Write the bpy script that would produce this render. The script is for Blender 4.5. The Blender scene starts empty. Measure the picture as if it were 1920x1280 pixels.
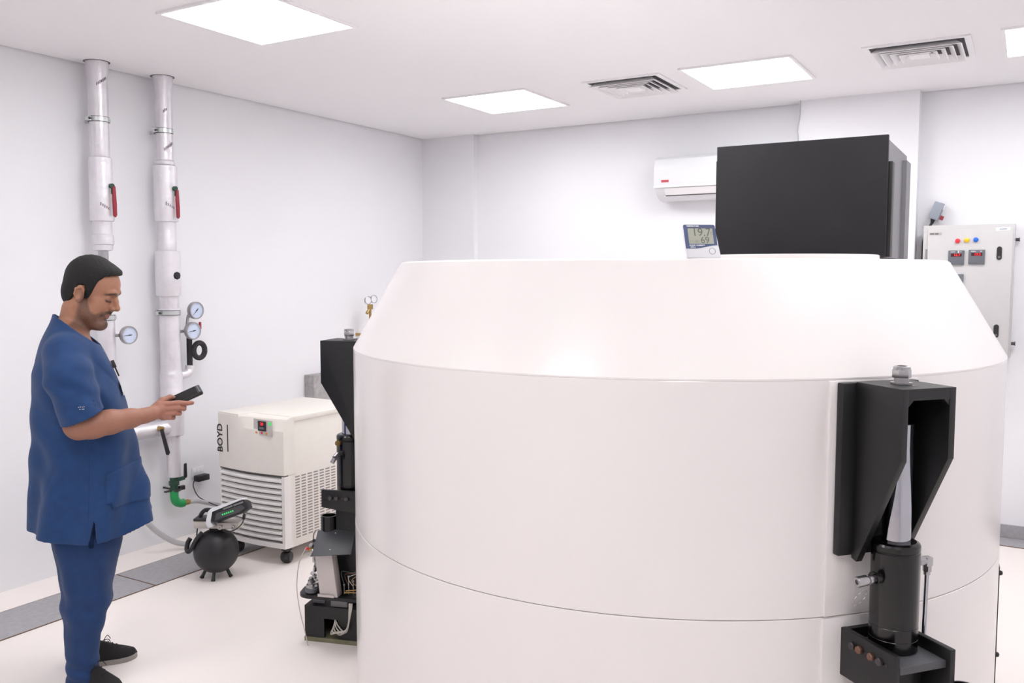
import bpy, bmesh, math, random
import numpy as np
from mathutils import Vector, Matrix, Euler
random.seed(7)
PI = math.pi
def R(d): return math.radians(d)
sc = bpy.context.scene
COL = sc.collection

# ---------------------------------------------------------------- camera
cd = bpy.data.cameras.new('camera'); cam = bpy.data.objects.new('camera', cd); COL.objects.link(cam)
cd.sensor_width = 36.0; cd.lens = 1640.0/1920.0*36.0; cd.clip_start = 0.05; cd.clip_end = 100
cam.location = (0, 0, 1.66)
cam.rotation_euler = (R(90-4.3586), 0, R(30.5818))
sc.camera = cam
# ---------------------------------------------------------------- world and exposure
w = bpy.data.worlds.new('world'); sc.world = w; w.use_nodes = True
w.node_tree.nodes['Background'].inputs[0].default_value = (0.9, 0.92, 1.0, 1)
w.node_tree.nodes['Background'].inputs[1].default_value = 0.3
sc.view_settings.view_transform = 'Standard'
try: sc.view_settings.look = 'None'
except Exception: pass
sc.view_settings.exposure = 0.0
sc.view_settings.gamma = 1.0
sc.view_settings.use_curve_mapping = False
PANEL_STRENGTH = 14.2
PANEL_COLOR = (0.985, 1.0, 0.998)

# ---------------------------------------------------------------- materials
def srgb(r, g, b):
    def f(c):
        c /= 255.0
        return c/12.92 if c <= 0.04045 else ((c+0.055)/1.055)**2.4
    return (f(r), f(g), f(b), 1.0)
def mat(name, col, rough=0.5, metal=0.0, noise=0.0, nscale=20.0, bump=0.0, bscale=200.0, coat=0.0, spec=0.5):
    m = bpy.data.materials.new(name); m.use_nodes = True
    nt = m.node_tree; b = nt.nodes['Principled BSDF']
    c = srgb(*col)
    b.inputs['Base Color'].default_value = c
    b.inputs['Roughness'].default_value = rough
    b.inputs['Metallic'].default_value = metal
    b.inputs['Specular IOR Level'].default_value = spec
    if coat: b.inputs['Coat Weight'].default_value = coat; b.inputs['Coat Roughness'].default_value = 0.08
    tc = nt.nodes.new('ShaderNodeTexCoord')
    if noise:
        n = nt.nodes.new('ShaderNodeTexNoise'); n.inputs['Scale'].default_value = nscale; n.inputs['Detail'].default_value = 5
        nt.links.new(tc.outputs['Object'], n.inputs['Vector'])
        cr = nt.nodes.new('ShaderNodeValToRGB')
        cr.color_ramp.elements[0].position = 0.3; cr.color_ramp.elements[1].position = 0.7
        cr.color_ramp.elements[0].color = tuple(x*(1-noise) for x in c[:3])+(1,)
        cr.color_ramp.elements[1].color = tuple(min(1, x*(1+noise)) for x in c[:3])+(1,)
        nt.links.new(n.outputs['Fac'], cr.inputs['Fac']); nt.links.new(cr.outputs['Color'], b.inputs['Base Color'])
    if bump:
        n2 = nt.nodes.new('ShaderNodeTexNoise'); n2.inputs['Scale'].default_value = bscale; n2.inputs['Detail'].default_value = 3
        nt.links.new(tc.outputs['Object'], n2.inputs['Vector'])
        bp = nt.nodes.new('ShaderNodeBump'); bp.inputs['Strength'].default_value = bump; bp.inputs['Distance'].default_value = 0.004
        nt.links.new(n2.outputs['Fac'], bp.inputs['Height']); nt.links.new(bp.outputs['Normal'], b.inputs['Normal'])
    return m
def emit(name, col, strength):
    m = bpy.data.materials.new(name); m.use_nodes = True
    b = m.node_tree.nodes['Principled BSDF']
    b.inputs['Base Color'].default_value = (0.9, 0.9, 0.9, 1) if strength > 3 else tuple(q*.5 for q in col[:3])+(1,)
    b.inputs['Emission Color'].default_value = tuple(col[:3])+(1,); b.inputs['Emission Strength'].default_value = strength
    return m
M = {}
M['wall'] = mat('wall_paint', (240, 239, 243), 0.75, noise=0.012, nscale=1.2, bump=0.05, bscale=120)
M['ceiling'] = mat('ceiling_paint', (247, 244, 246), 0.85, noise=0.008, nscale=0.8)
M['floor'] = mat('floor_epoxy', (252, 243, 239), 0.42, noise=0.012, nscale=0.9)
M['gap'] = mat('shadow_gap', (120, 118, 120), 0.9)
M['machine'] = mat('machine_gloss_white', (238, 232, 231), 0.28, noise=0.008, nscale=1.5, coat=0.35)
M['seam'] = mat('seam_dark', (190, 178, 172), 0.8)
M['black'] = mat('black_powder', (15, 14, 16), 0.45, noise=0.15, nscale=8, bump=0.08, bscale=300)
M['blackgloss'] = mat('black_gloss', (8, 7, 9), 0.2)
M['boxblack'] = mat('black_felted_sheet', (22, 20, 25), 0.8, noise=0.18, nscale=6)
M['boxgrey'] = mat('grey_sheet', (128, 126, 130), 0.5)
M['chrome'] = mat('chrome', (176, 176, 182), 0.05, 1.0)
M['steel'] = mat('steel', (176, 174, 176), 0.3, 1.0, noise=0.08)
M['darksteel'] = mat('dark_steel', (80, 76, 78), 0.4, 0.8, noise=0.2, nscale=60)
M['rust'] = mat('bronzed_bolt', (120, 88, 74), 0.5, 0.6, noise=0.2, nscale=80)
M['brass'] = mat('brass', (176, 148, 96), 0.35, 0.9)
M['trench'] = mat('trench_plate', (172, 170, 174), 0.6, noise=0.08, nscale=40, bump=0.5, bscale=500)
M['seamrust'] = mat('seam_rust', (120, 98, 84), 0.9)
M['pipe'] = mat('foil_wrap', (226, 222, 227), 0.34, 0.45, noise=0.07, nscale=9, bump=1.0, bscale=24)
M['sleeve'] = mat('foil_sleeve', (230, 226, 231), 0.36, 0.4, noise=0.05, nscale=12, bump=0.9, bscale=26)
M['zinc'] = mat('zinc', (205, 208, 208), 0.3, 0.8)
M['redpaint'] = mat('red_vinyl', (150, 40, 56), 0.45)
M['green'] = mat('green_pipe', (38, 160, 88), 0.4)
M['greendark'] = mat('green_valve', (34, 70, 54), 0.45)
M['rubber'] = mat('foam_rubber', (52, 50, 53), 0.9, bump=0.3, bscale=300)
M['blackplastic'] = mat('black_plastic', (34, 33, 36), 0.45)
M['greyplastic'] = mat('grey_plastic', (92, 94, 100), 0.5)
M['whiteplastic'] = mat('white_plastic', (232, 232, 236), 0.35)
M['beige'] = mat('beige_metal', (236, 230, 223), 0.45, noise=0.01)
M['beige2'] = mat('beige_device', (200, 192, 186), 0.5)
M['cabinet'] = mat('cabinet_grey', (204, 201, 202), 0.5, noise=0.02, nscale=8, bump=0.1, bscale=400)
M['meter'] = mat('meter_grey', (104, 107, 114), 0.45)
M['led'] = emit('led_red', (1.0, .015, .03), 1.3)
M['ledbg'] = mat('led_window', (70, 14, 22), 0.3)
M['ledgreen'] = emit('led_green', srgb(60, 220, 110), 0.7)
M['btnred'] = mat('button_red', (236, 52, 70), 0.35)
M['btnyel'] = mat('button_yellow', (246, 196, 30), 0.35)
M['btnblue'] = mat('button_blue', (36, 104, 214), 0.35)
M['orange'] = mat('orange_dot', (224, 140, 50), 0.4)
M['dial'] = mat('dial_face', (206, 216, 238), 0.4)
M['ink'] = mat('ink', (40, 38, 42), 0.6)
M['inklt'] = mat('ink_faded', (134, 120, 130), 0.7)
M['whiteink'] = mat('white_ink', (235, 235, 240), 0.5)
M['lcd'] = mat('lcd_glass', (176, 178, 164), 0.3)
M['lcdink'] = mat('lcd_ink', (108, 112, 104), 0.5)
M['lcddim'] = mat('lcd_dim', (150, 148, 136), 0.5)
M['navy'] = mat('navy_plastic', (84, 96, 132), 0.4)
M['ventgrey'] = mat('slot_grey', (150, 142, 142), .8)
M['louvreback'] = mat('louvre_back', (186, 178, 176), .8)
M['chwhite'] = mat('chiller_white', (238, 234, 232), .45)
M['stone'] = mat('mottled_grey', (168, 164, 164), 0.6, noise=0.22, nscale=28)
M['vent'] = mat('vent_white', (248, 245, 247), 0.5)
M['dark'] = mat('duct_dark', (96, 92, 94), 0.9)
M['olive'] = mat('olive_edge', (120, 116, 92), 0.7, noise=0.15)
M['graphite'] = mat('graphite_sheet', (78, 78, 82), 0.5)
M['alu'] = mat('brushed_sheet', (200, 192, 190), 0.4, 0.3)
M['cablewhite'] = mat('cable_grey', (196, 190, 182), 0.6)
M['hose'] = mat('grey_hose', (196, 193, 196), 0.5)
M['skin'] = None
PN = emit('panel_light', PANEL_COLOR, PANEL_STRENGTH)

# ---------------------------------------------------------------- object helpers
def link(name, me, m, parent=None):
    o = bpy.data.objects.new(name, me); COL.objects.link(o)
    if m is not None:
        for x in (m if isinstance(m, (list, tuple)) else [m]): me.materials.append(x)
    if parent is not None: o.parent = parent
    return o
def tag(o, label=None, cat=None, group=None, kind=None):
    if label: o['label'] = label
    if cat: o['category'] = cat
    if group: o['group'] = group
    if kind: o['kind'] = kind
    return o
def thing(name, label, cat, loc=(0, 0, 0), rz=0.0, group=None, kind=None):
    o = bpy.data.objects.new(name, None); COL.objects.link(o)
    o.location = loc; o.rotation_euler = (0, 0, rz); o.empty_display_size = 0.1
    return tag(o, label, cat, group, kind)
def inv(parent):
    T = Matrix.Identity(4); p = parent; chain = []
    while p is not None:
        chain.append(p); p = p.parent
    for q in reversed(chain):
        T = T @ Matrix.Translation(q.location) @ q.rotation_euler.to_matrix().to_4x4()
    return T.inverted()

class MB:
    """collects solid shapes, then links them as ONE mesh"""
    def __init__(s): s.bm = bmesh.new()
    def _xf(s, vs, mtx): bmesh.ops.transform(s.bm, matrix=mtx, verts=vs)
    def box(s, c, size, rot=(0, 0, 0), bev=0.0, seg=2, mi=0):
        r = bmesh.ops.create_cube(s.bm, size=1.0); vs = r['verts']
        bmesh.ops.scale(s.bm, vec=size, verts=vs)
        fs = set(f for v in vs for f in v.link_faces)
        if bev > 0:
            es = list(set(e for v in vs for e in v.link_edges))
            rr = bmesh.ops.bevel(s.bm, geom=es, offset=bev, segments=seg, profile=0.5, affect='EDGES')
            vs = list(set(v for v in rr['verts']) | set(v for f in rr['faces'] for v in f.verts))
            allv = set(vs)
            for f in list(rr['faces']):
                for v in f.verts:
                    for g in v.link_faces:
                        allv.update(g.verts)
            vs = list(allv); fs = set(f for v in vs for f in v.link_faces)
        s._xf(vs, Matrix.Translation(c) @ Euler(rot).to_matrix().to_4x4())
        for f in fs:
            if f.is_valid: f.material_index = mi
        return s
    def bx(s, x0, x1, y0, y1, z0, z1, bev=0.0, mi=0):
        return s.box(((x0+x1)/2, (y0+y1)/2, (z0+z1)/2), (abs(x1-x0), abs(y1-y0), abs(z1-z0)), bev=bev, mi=mi)
    def cyl(s, p0, p1, r0, r1=None, n=24, caps=True, mi=0):
        r1 = r0 if r1 is None else r1
        p0 = Vector(p0); p1 = Vector(p1); d = p1-p0
        q = d.to_track_quat('Z', 'X').to_matrix()
        A = [s.bm.verts.new(p0+q @ Vector((r0*math.cos(2*PI*i/n), r0*math.sin(2*PI*i/n), 0))) for i in range(n)]
        B = [s.bm.verts.new(p1+q @ Vector((r1*math.cos(2*PI*i/n), r1*math.sin(2*PI*i/n), 0))) for i in range(n)]
        fs = [s.bm.faces.new((A[i], A[(i+1) % n], B[(i+1) % n], B[i])) for i in range(n)]
        if caps: fs += [s.bm.faces.new(A[::-1]), s.bm.faces.new(B)]
        for f in fs: f.material_index = mi
        return s
    def lathe(s, prof, o=(0, 0, 0), axis=(0, 0, 1), n=32, mi=0, closed=False):
        """prof = [(radius, height)...]"""
        q = Vector(axis).to_track_quat('Z', 'X').to_matrix(); o = Vector(o)
        rings = []
        for (r, h) in prof:
            if r < 1e-6: rings.append([s.bm.verts.new(o+q @ Vector((0, 0, h)))])
            else: rings.append([s.bm.verts.new(o+q @ Vector((r*math.cos(2*PI*i/n), r*math.sin(2*PI*i/n), h))) for i in range(n)])
        prs = list(zip(rings, rings[1:]))
        if closed: prs.append((rings[-1], rings[0]))
        for A, B in prs:
            for i in range(n):
                j = (i+1) % n
                if len(A) == 1 and len(B) == 1: continue
                if len(A) == 1: f = s.bm.faces.new((A[0], B[j], B[i]))
                elif len(B) == 1: f = s.bm.faces.new((A[i], A[j], B[0]))
                else: f = s.bm.faces.new((A[i], A[j], B[j], B[i]))
                f.material_index = mi
        return s
    def tube(s, pts, r, n=10, smooth=True, caps=True, mi=0):
        pts = [Vector(p) for p in pts]
        if smooth and len(pts) > 2:
            out = []
            for i in range(len(pts)-1):
                a = pts[max(i-1, 0)]; b = pts[i]; c = pts[i+1]; d = pts[min(i+2, len(pts)-1)]
                for k in range(6):
                    t = k/6
                    out.append(0.5*((2*b)+(c-a)*t+(2*a-5*b+4*c-d)*t*t+(3*b-a-3*c+d)*t**3))
            out.append(pts[-1]); pts = out
        rings = []; ref = None
        for i, p in enumerate(pts):
            t = (pts[min(i+1, len(pts)-1)]-pts[max(i-1, 0)]).normalized()
            if ref is None: ref = t.orthogonal().normalized()
            ref = (ref-t*ref.dot(t)).normalized(); b = t.cross(ref)
            rings.append([s.bm.verts.new(p+r*(math.cos(2*PI*k/n)*ref+math.sin(2*PI*k/n)*b)) for k in range(n)])
        fs = []
        for A, B in zip(rings, rings[1:]):
            for k in range(n): fs.append(s.bm.faces.new((A[k], A[(k+1) % n], B[(k+1) % n], B[k])))
        if caps: fs += [s.bm.faces.new(rings[0][::-1]), s.bm.faces.new(rings[-1])]
        for f in fs: f.material_index = mi
        return s
    def prism(s, poly, origin, u, v, t, mi=0, bev=0.0):
        """polygon in the (u,v) plane at origin, thickened along t"""
        o = Vector(origin); u = Vector(u); v = Vector(v); t = Vector(t)
        A = [s.bm.verts.new(o+u*a+v*b) for a, b in poly]; B = [s.bm.verts.new(o+u*a+v*b+t) for a, b in poly]
        n = len(poly); fs = [s.bm.faces.new(A[::-1]), s.bm.faces.new(B)]
        for i in range(n): fs.append(s.bm.faces.new((A[i], A[(i+1) % n], B[(i+1) % n], B[i])))
        for f in fs: f.material_index = mi
        if bev: bmesh.ops.bevel(s.bm, geom=list(set(e for f in fs for e in f.edges)), offset=bev, segments=2, profile=0.5, affect='EDGES')
        return s
    def text(s, txt, origin, u, v, size, depth=0.0006, mi=0, bold=0.0, center=True):
        cu = bpy.data.curves.new('t', 'FONT'); cu.body = txt; cu.size = size; cu.extrude = depth; cu.offset = bold
        cu.align_x = 'CENTER' if center else 'LEFT'; cu.align_y = 'CENTER'
        ob = bpy.data.objects.new('t', cu); COL.objects.link(ob)
        dg = bpy.context.evaluated_depsgraph_get(); me = bpy.data.meshes.new_from_object(ob.evaluated_get(dg))
        u = Vector(u).normalized(); v = Vector(v).normalized(); nn = u.cross(v)
        T = Matrix((u, v, nn)).transposed().to_4x4(); T.translation = Vector(origin)
        me.transform(T)
        k = len(s.bm.faces); s.bm.from_mesh(me); s.bm.faces.ensure_lookup_table()
        for f in s.bm.faces[k:]: f.material_index = mi
        bpy.data.objects.remove(ob); bpy.data.curves.remove(cu); bpy.data.meshes.remove(me)
        return s
    def build(s, name, m, parent=None, local=False, ang=35):
        bm = s.bm
        if parent is not None and not local: bmesh.ops.transform(bm, matrix=inv(parent), verts=bm.verts)
        bmesh.ops.recalc_face_normals(bm, faces=bm.faces)
        for f in bm.faces: f.smooth = True
        for e in bm.edges:
            if len(e.link_faces) == 2: e.smooth = e.calc_face_angle(0) < R(ang)
        me = bpy.data.meshes.new(name); bm.to_mesh(me); bm.free()
        return link(name, me, m, parent)
def copy_tree(o, parent=None, **kw):
    c = o.copy(); COL.objects.link(c)
    if parent is not None: c.parent = parent
    for ch in [q for q in bpy.data.objects if q.parent == o]: copy_tree(ch, c)
    return c

# ---------------------------------------------------------------- room shell
XL, YB, YP, ZC = -4.579, 6.27, 6.15, 2.828
XR, YF = 1.45, -1.4
def struct(name, mb, m): return tag(mb.build(name, m), kind='structure')
struct('floor', MB().bx(XL-.2, XR+.2, YF-.2, YB+.2, -.1, 0), M['floor'])
struct('wall_left', MB().bx(XL-.15, XL, YF-.15, YB+.15, 0, 3.0), M['wall'])
struct('wall_back', MB().bx(XL, XR, YB, YB+.15, 0, 3.0).bx(XL, -4.045, YB-.055, YB, 0, ZC+.01), M['wall'])
struct('trim_1', MB().bx(-1.385, -.644, YP, YB, 0, ZC), M['wall'])
struct('wall_right', MB().bx(XR, XR+.15, YF-.15, YB+.15, 0, 3.0), M['wall'])
struct('wall_front', MB().bx(XL, XR, YF-.15, YF, 0, 3.0), M['wall'])
# ceiling with round cut-outs left dark round the two pipes, and a shadow gap at the walls
struct('ceiling', MB().bx(XL+.011, XR, YF, YB-.008, ZC, 3.0), M['ceiling'])
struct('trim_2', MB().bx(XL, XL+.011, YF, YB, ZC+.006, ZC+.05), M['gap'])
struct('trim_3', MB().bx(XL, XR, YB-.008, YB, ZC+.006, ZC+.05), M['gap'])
struct('baseboard_back', MB().bx(-.644, XR, YB-.012, YB, 0, .085), M['trench'])

# ---------------------------------------------------------------- ceiling lights
def light_panel():
    r = thing('ceiling_light', '', 'light', (0, 0, ZC))
    f = MB()
    for a, b, c, d in ((-.315, .315, -.315, -.298), (-.315, .315, .298, .315), (-.315, -.298, -.298, .298), (.298, .315, -.298, .298)):
        f.bx(a, b, c, d, -.010, 0)
    f.build('frame', M['vent'], r, local=True)
    MB().bx(-.298, .298, -.298, .298, -.006, -.001).build('diffuser', PN, r, local=True)
    return r
lp = light_panel()
LB = {(-3.09, 2.95): 'large glowing square ceiling panel at top left, nearest the camera',
      (-3.10, 5.16): 'glowing square ceiling panel near the far corner, left of the first vent',
      (-1.455, 5.15): 'glowing square ceiling panel between the two air vents',
      (.15, 5.16): 'glowing square ceiling panel at the right edge, beyond the second vent'}
first = True
for x in (-3.09, -1.455, .15):
    for y in (5.16, 2.95, .74):
        o = lp if first else copy_tree(lp); first = False
        px = x; py = y
        o.location = (px, py, ZC)
        k = [v for kk, v in LB.items() if abs(kk[0]-x) < .03 and abs(kk[1]-y) < .03]
        o['label'] = k[0] if k else 'square ceiling light panel outside the picture, overhead'
        o['group'] = 'ceiling light panels'
# ceiling vents
def vent():
    r = thing('air_vent', '', 'air vent', (0, 0, ZC))
    W = .25
    f = MB()
    for a, b, c, d in ((-W, W, -W, -W+.03), (-W, W, W-.03, W), (-W, -W+.03, -W+.03, W-.03), (W-.03, W, -W+.03, W-.03)):
        f.bx(a, b, c, d, -.008, 0)
    f.build('frame', M['vent'], r, local=True)
    MB().bx(-W+.03, W-.03, -W+.03, W-.03, -.003, -.0005).build('duct', M['dark'], r, local=True)
    for i, a in enumerate((.205, .165, .125, .085)):
        b = MB()
        # square louvre cone, flaring outwards and down
        bm = b.bm
        top = [bm.verts.new((sx*(a-.022), sy*(a-.022), -.003)) for sx, sy in ((-1, -1), (1, -1), (1, 1), (-1, 1))]
        bot = [bm.verts.new((sx*(a+.006), sy*(a+.006), -.030)) for sx, sy in ((-1, -1), (1, -1), (1, 1), (-1, 1))]
        top2 = [bm.verts.new((sx*(a-.026), sy*(a-.026), -.003)) for sx, sy in ((-1, -1), (1, -1), (1, 1), (-1, 1))]
        bot2 = [bm.verts.new((sx*(a+.001), sy*(a+.001), -.031)) for sx, sy in ((-1, -1), (1, -1), (1, 1), (-1, 1))]
        for k in range(4):
            j = (k+1) % 4
            bm.faces.new((top[k], top[j], bot[j], bot[k])); bm.faces.new((bot[k], bot[j], bot2[j], bot2[k]))
            bm.faces.new((top2[j], top2[k], bot2[k], bot2[j])); bm.faces.new((top[j], top[k], top2[k], top2[j]))
        b.build('louvre', M['vent'], r, local=True)
    MB().bx(-.048, .048, -.048, .048, -.028, -.003).build('centre_plate', M['vent'], r, local=True)
    return r
v1 = vent(); v1.location = (-2.15, 5.13, ZC); v1['label'] = 'white square louvred ceiling vent between the far-corner light and the middle light'
v2 = copy_tree(v1); v2.location = (-.545, 5.13, ZC); v2['label'] = 'white square louvred ceiling vent on the right, above the pillar'
for v in (v1, v2): v['group'] = 'ceiling air vents'

# ---------------------------------------------------------------- trench covers
def plate(x0, x1, y0, y1, label):
    r = thing('trench_cover', label, 'floor plate', ((x0+x1)/2, (y0+y1)/2, 0))
    r['group'] = 'grey trench cover plates'
    MB().bx(x0+.003, x1-.003, y0+.003, y1-.003, 0, .004).build('plate', M['trench'], r)
    MB().bx(x0, x1, y0, y0+.003, 0, .0045).bx(x0, x1, y1-.003, y1, 0, .0045).bx(x0, x0+.003, y0, y1, 0, .0045).bx(x1-.003, x1, y0, y1, 0, .0045).build('edge_seam', M['seamrust'], r)
    return r
plate(-4.30, -3.965, 1.2, 2.96, 'grey floor trench plate behind the man, running out of the picture at left')
plate(-4.30, -3.965, 2.963, 4.9, 'grey floor trench plate running under the black sphere and the white chiller')
plate(-1.2, 1.44, 6.06, YB-.013, 'grey trench plate along the back wall at the right edge of the picture')

# ---------------------------------------------------------------- the big white machine
CX, CY, RM = -1.309, 3.424, 1.253
def PJ(a, r, t=0, z=0):
    A = R(a); return Vector((CX+r*math.cos(A)-t*math.sin(A), CY+r*math.sin(A)+t*math.cos(A), z))
mc = thing('cyclotron', 'huge glossy white drum-shaped machine with a sloping conical top filling the room', 'machine', (CX, CY, 0))
NL = 192
MB().lathe([(0, 1.709), (1.056, 1.709), (1.064, 1.7035), (RM, 1.377), (RM, 1.372), (1.0, 1.372), (0, 1.372)], (CX, CY, 0), n=NL).build('conical_cover', M['machine'], mc, ang=20)
MB().lathe([(0, 1.3715), (RM-.001, 1.3715), (RM, 1.369), (RM, .7045), (RM-.002, .7035), (0, .7035)], (CX, CY, 0), n=NL).build('upper_shell', M['machine'], mc, ang=20)
MB().lathe([(0, .7034), (RM-.003, .7034), (RM-.003, .7016), (0, .7016)], (CX, CY, 0), n=NL).build('seam', M['seam'], mc, ang=20)
MB().lathe([(0, .7015), (RM-.0005, .7015), (RM+.001, .699), (RM+.001, .01), (RM-.01, 0), (0, 0)], (CX, CY, 0), n=NL).build('lower_shell', M['machine'], mc, ang=20)
# flat mounting pads where the jacks bolt on
for a, z0 in ((-40.8, 0.0), (-163, 0.18)):
    b = MB(); T = Matrix.Translation(PJ(a, 0)) @ Matrix.Rotation(R(a), 4, 'Z')
    b.box((1.225, 0, .7045+.333), (.055, .30, .665), bev=.003); bmesh.ops.transform(b.bm, matrix=T, verts=b.bm.verts); b.build('mounting_pad', M['machine'], mc)
    b = MB(); b.box((1.225, 0, (.70+z0)/2), (.057, .31, .70-z0), bev=.003); bmesh.ops.transform(b.bm, matrix=T, verts=b.bm.verts); b.build('mounting_pad', M['machine'], mc)
# black side hinge strip with bolts at the right edge
b = MB(); b.bx(-.004, .004, -.02, .02, .02, .62)
T = Matrix.Translation(PJ(5.0, RM+.002)) @ Matrix.Rotation(R(5.0), 4, 'Z')
bmesh.ops.transform(b.bm, matrix=T, verts=b.bm.verts); b.build('edge_strip', M['black'], mc)
for z in (.60, .30):
    MB().lathe([(0, .016), (.007, .014), (.010, .006), (.010, 0)], PJ(4.0, RM, 0, z), (PJ(4, 2)-PJ(4, 1)), n=12).build('bolt', M['black'], mc)
MB().box((PJ(-63, RM+.0008).x, PJ(-63, RM+.0008).y, .42), (.02, .002, .0025), rot=(0, R(-8), R(27))).build('scratch_mark', M['ink'], mc)
# low white lid plate on top, right rear
MB().lathe([(0, 1.7095), (.30, 1.7095), (.30, 1.722), (.297, 1.724), (0, 1.724)], (-.72, 3.02, 0), n=48).build('top_lid', M['machine'], mc, ang=20)

# ---------------------------------------------------------------- hydraulic jacks
def hexnut(b, o, ax, r, h, mi=0):
    b.lathe([(0, 0), (r*.98, 0), (r, h*.08), (r, h*.62), (r*.86, h*.72), (r*.84, h), (r*.5, h), (r*.45, h*.9), (0, h*.9)], o, ax, n=6, mi=mi); return b
def make_jack(a, rr, label, base):
    root = thing('hydraulic_jack', label, 'hydraulic jack', PJ(a, rr), R(a), 'hydraulic lifting jacks')
    D = rr-1.35
    L = dict(local=True)
    # upper bracket, welded box open to the outside
    MB().bx(-.0965-D, -.072-D, -.13, .13, .885, 1.366, bev=.004).build('back_plate', M['black'], root, **L)
    b = MB()
    poly = [(-.072-D, 1.3675), (.10, 1.3675), (.10, 1.18), (-.052-D, .872), (-.072-D, .878)]
    for y in (-.087, .067): b.prism(poly, (0, y, 0), (1, 0, 0), (0, 0, 1), (0, .02, 0), bev=.001)
    b.bx(-.0715-D, .0995, -.0865, .0865, 1.338, 1.368)
    b.prism([(-.067, 1.32), (-.067, 1.339), (-.048, 1.339)], (.085, 0, 0), (0, 1, 0), (0, 0, 1), (.013, 0, 0))
    b.prism([(.067, 1.32), (.067, 1.339), (.048, 1.339)], (.085, 0, 0), (0, 1, 0), (0, 0, 1), (.013, 0, 0))
    b.build('upper_bracket', M['black'], root, **L)
    MB().bx(-.006, .052, -.010, .010, 1.3682, 1.3688).build('bolt_slot', M['blackgloss'], root, **L)
    MB().cyl((0, 0, 1.369), (0, 0, 1.373), .028, n=32).build('washer', M['steel'], root, **L)
    MB().cyl((0, 0, 1.20), (0, 0, 1.404), .0115, n=20).build('threaded_stud', M['steel'], root, **L)
    b = MB(); b.lathe([(.0117, .0), (.019, 0), (.019, .012), (.0117, .012)], (0, 0, 1.3731), n=24); b.build('spacer', M['steel'], root, **L)
    b = MB()
    b.lathe([(.0117, 0), (.0235, 0), (.0245, .002), (.0245, .020), (.0225, .023)], (0, 0, 1.3855), n=6)
    b.lathe([(.0222, .021), (.0215, .029), (.018, .031), (.0118, .031)], (0, 0, 1.3855), n=24)
    b.build('lock_nut', M['steel'], root, **L)
    # ram
    b = MB(); b.lathe([(0, 1.266), (.034, 1.266), (.037, 1.262), (.037, .93), (0, .93)], n=48); b.build('piston_rod', M['chrome'], root, **L)
    b = MB(); b.lathe([(.0375, .941), (.052, .941), (.060, .937), (.063, .931), (.063, .918), (.0605, .916), (.0605, .9135), (.063, .911), (.063, .7105), (.0623, .7095), (.063, .7085), (.063, .676), (.0623, .675), (.063, .674), (.063, .643), (.060, .6405), (.0, .6405)], n=48)
    b.build('cylinder_body', M['blackgloss'], root, ang=18, **L)
    # lower bracket: two side plates, a back plate and a base plate that carries the cylinder
    zt, zl, xn, xf = (.696, .616, .104, .104) if base else (.672, .535, .112, .125)
    hw = .094
    b = MB()
    for y, x1 in ((-hw, xn), (hw-.018, xf)):
        b.prism([(-.0965-D, zl-(.03 if base else 0)), (-.0965-D, zt), (x1, zt), (x1, zl)], (0, y, 0), (1, 0, 0), (0, 0, 1), (0, .018, 0), bev=.0025)
    b.bx(-.0965-D, -.080-D, -hw+.018, hw-.018, zl, zt-.002)
    b.build('lower_bracket', M['black'], root, **L)
    MB().bx(-.080-D, xn, -hw+.0185, hw-.0185, .619, .640, bev=.002).build('base_plate', M['graphite'], root, **L)
    bz = zt-.034
    for i, bx_ in enumerate((-.045, -.018, .028, .060) if not base else (-.075, -.02, .028, .058)):
        for sy in (-1, 1):
            b = MB(); b.lathe([(0, .010), (.009, .010), (.0115, .007), (.0115, 0)], (bx_, sy*(hw+.0002), bz), (0, sy, 0), n=6)
            b.build('bolt', M['rust'] if i in (1, 2) and not base else M['darksteel'], root, **L)
    for x0 in ((-.004, .072) if not base else (-.010, .066)):
        for sy in (-1, 1): MB().bx(x0, x0+.016, sy*(hw+.0008), sy*(hw-.001), bz-.006, bz+.003).build('bolt_slot_cut', M['blackgloss'], root, **L)
    MB().bx(-.045, .055, -.05, .05, 0, .6185, bev=.002).build('post', M['black'], root, **L)
    zt0 = .229 if base else 0.0; b = MB(); b.lathe([(0, zt0), (.037, zt0), (.037, .562), (.036, .565), (.031, .565), (.030, .56), (.030, .35), (0, .35)], (.125, .125, 0) if not base else (.095, .035, 0), n=32)
    b.build('drip_tube', M['blackgloss'], root, **L)
    # hydraulic fittings
    b = MB(); b.cyl((.01, -.06, .845), (.01, -.078, .845), .014).cyl((.01, -.078, .845), (.01, -.082, .845), .019)
    b.build('inlet_boss', M['blackgloss'], root, **L)
    b = MB(); b.lathe([(0, 0), (.010, 0), (.010, .008), (.0135, .009), (.0135, .017), (.011, .018), (.011, .022), (.0145, .023), (.0145, .050), (.013, .053), (.007, .053), (.006, .046), (0, .046)], (.01, -.082, .845), (0, -1, -.08), n=20)
    b.build('quick_coupling', M['steel'], root, **L)
    pts = [(.012+.013*math.sin(t), -.125+.0*t+.02*math.cos(t), .815-.018+.018*math.cos(t*.999)) for t in [2*PI*k/10 for k in range(11)]]
    b = MB()
    for p, q in zip(pts, pts[1:]): b.cyl(p, ((p[0]+q[0])/2, (p[1]+q[1])/2, (p[2]+q[2])/2), .0014, n=6)
    b.build('safety_chain', M['steel'], root, **L)
    if not base:
      b = MB(); b.cyl((0, .058, .872), (0, .078, .872), .010).cyl((0, .078, .872), (0, .092, .872), .013, n=6).cyl((0, .092, .872), (0, .108, .872), .011)
      b.box((0, .110, .870), (.022, .022, .026), bev=.003).cyl((0, .110, .860), (0, .110, .842), .012, n=6).cyl((0, .110, .842), (0, .110, .832), .009)
      b.build('elbow_fitting', M['steel'], root, **L)
      MB().cyl((0, .110, .834), (0, .106, .62), .006, n=14).build('drain_pipe', M['chrome'], root, **L)
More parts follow.
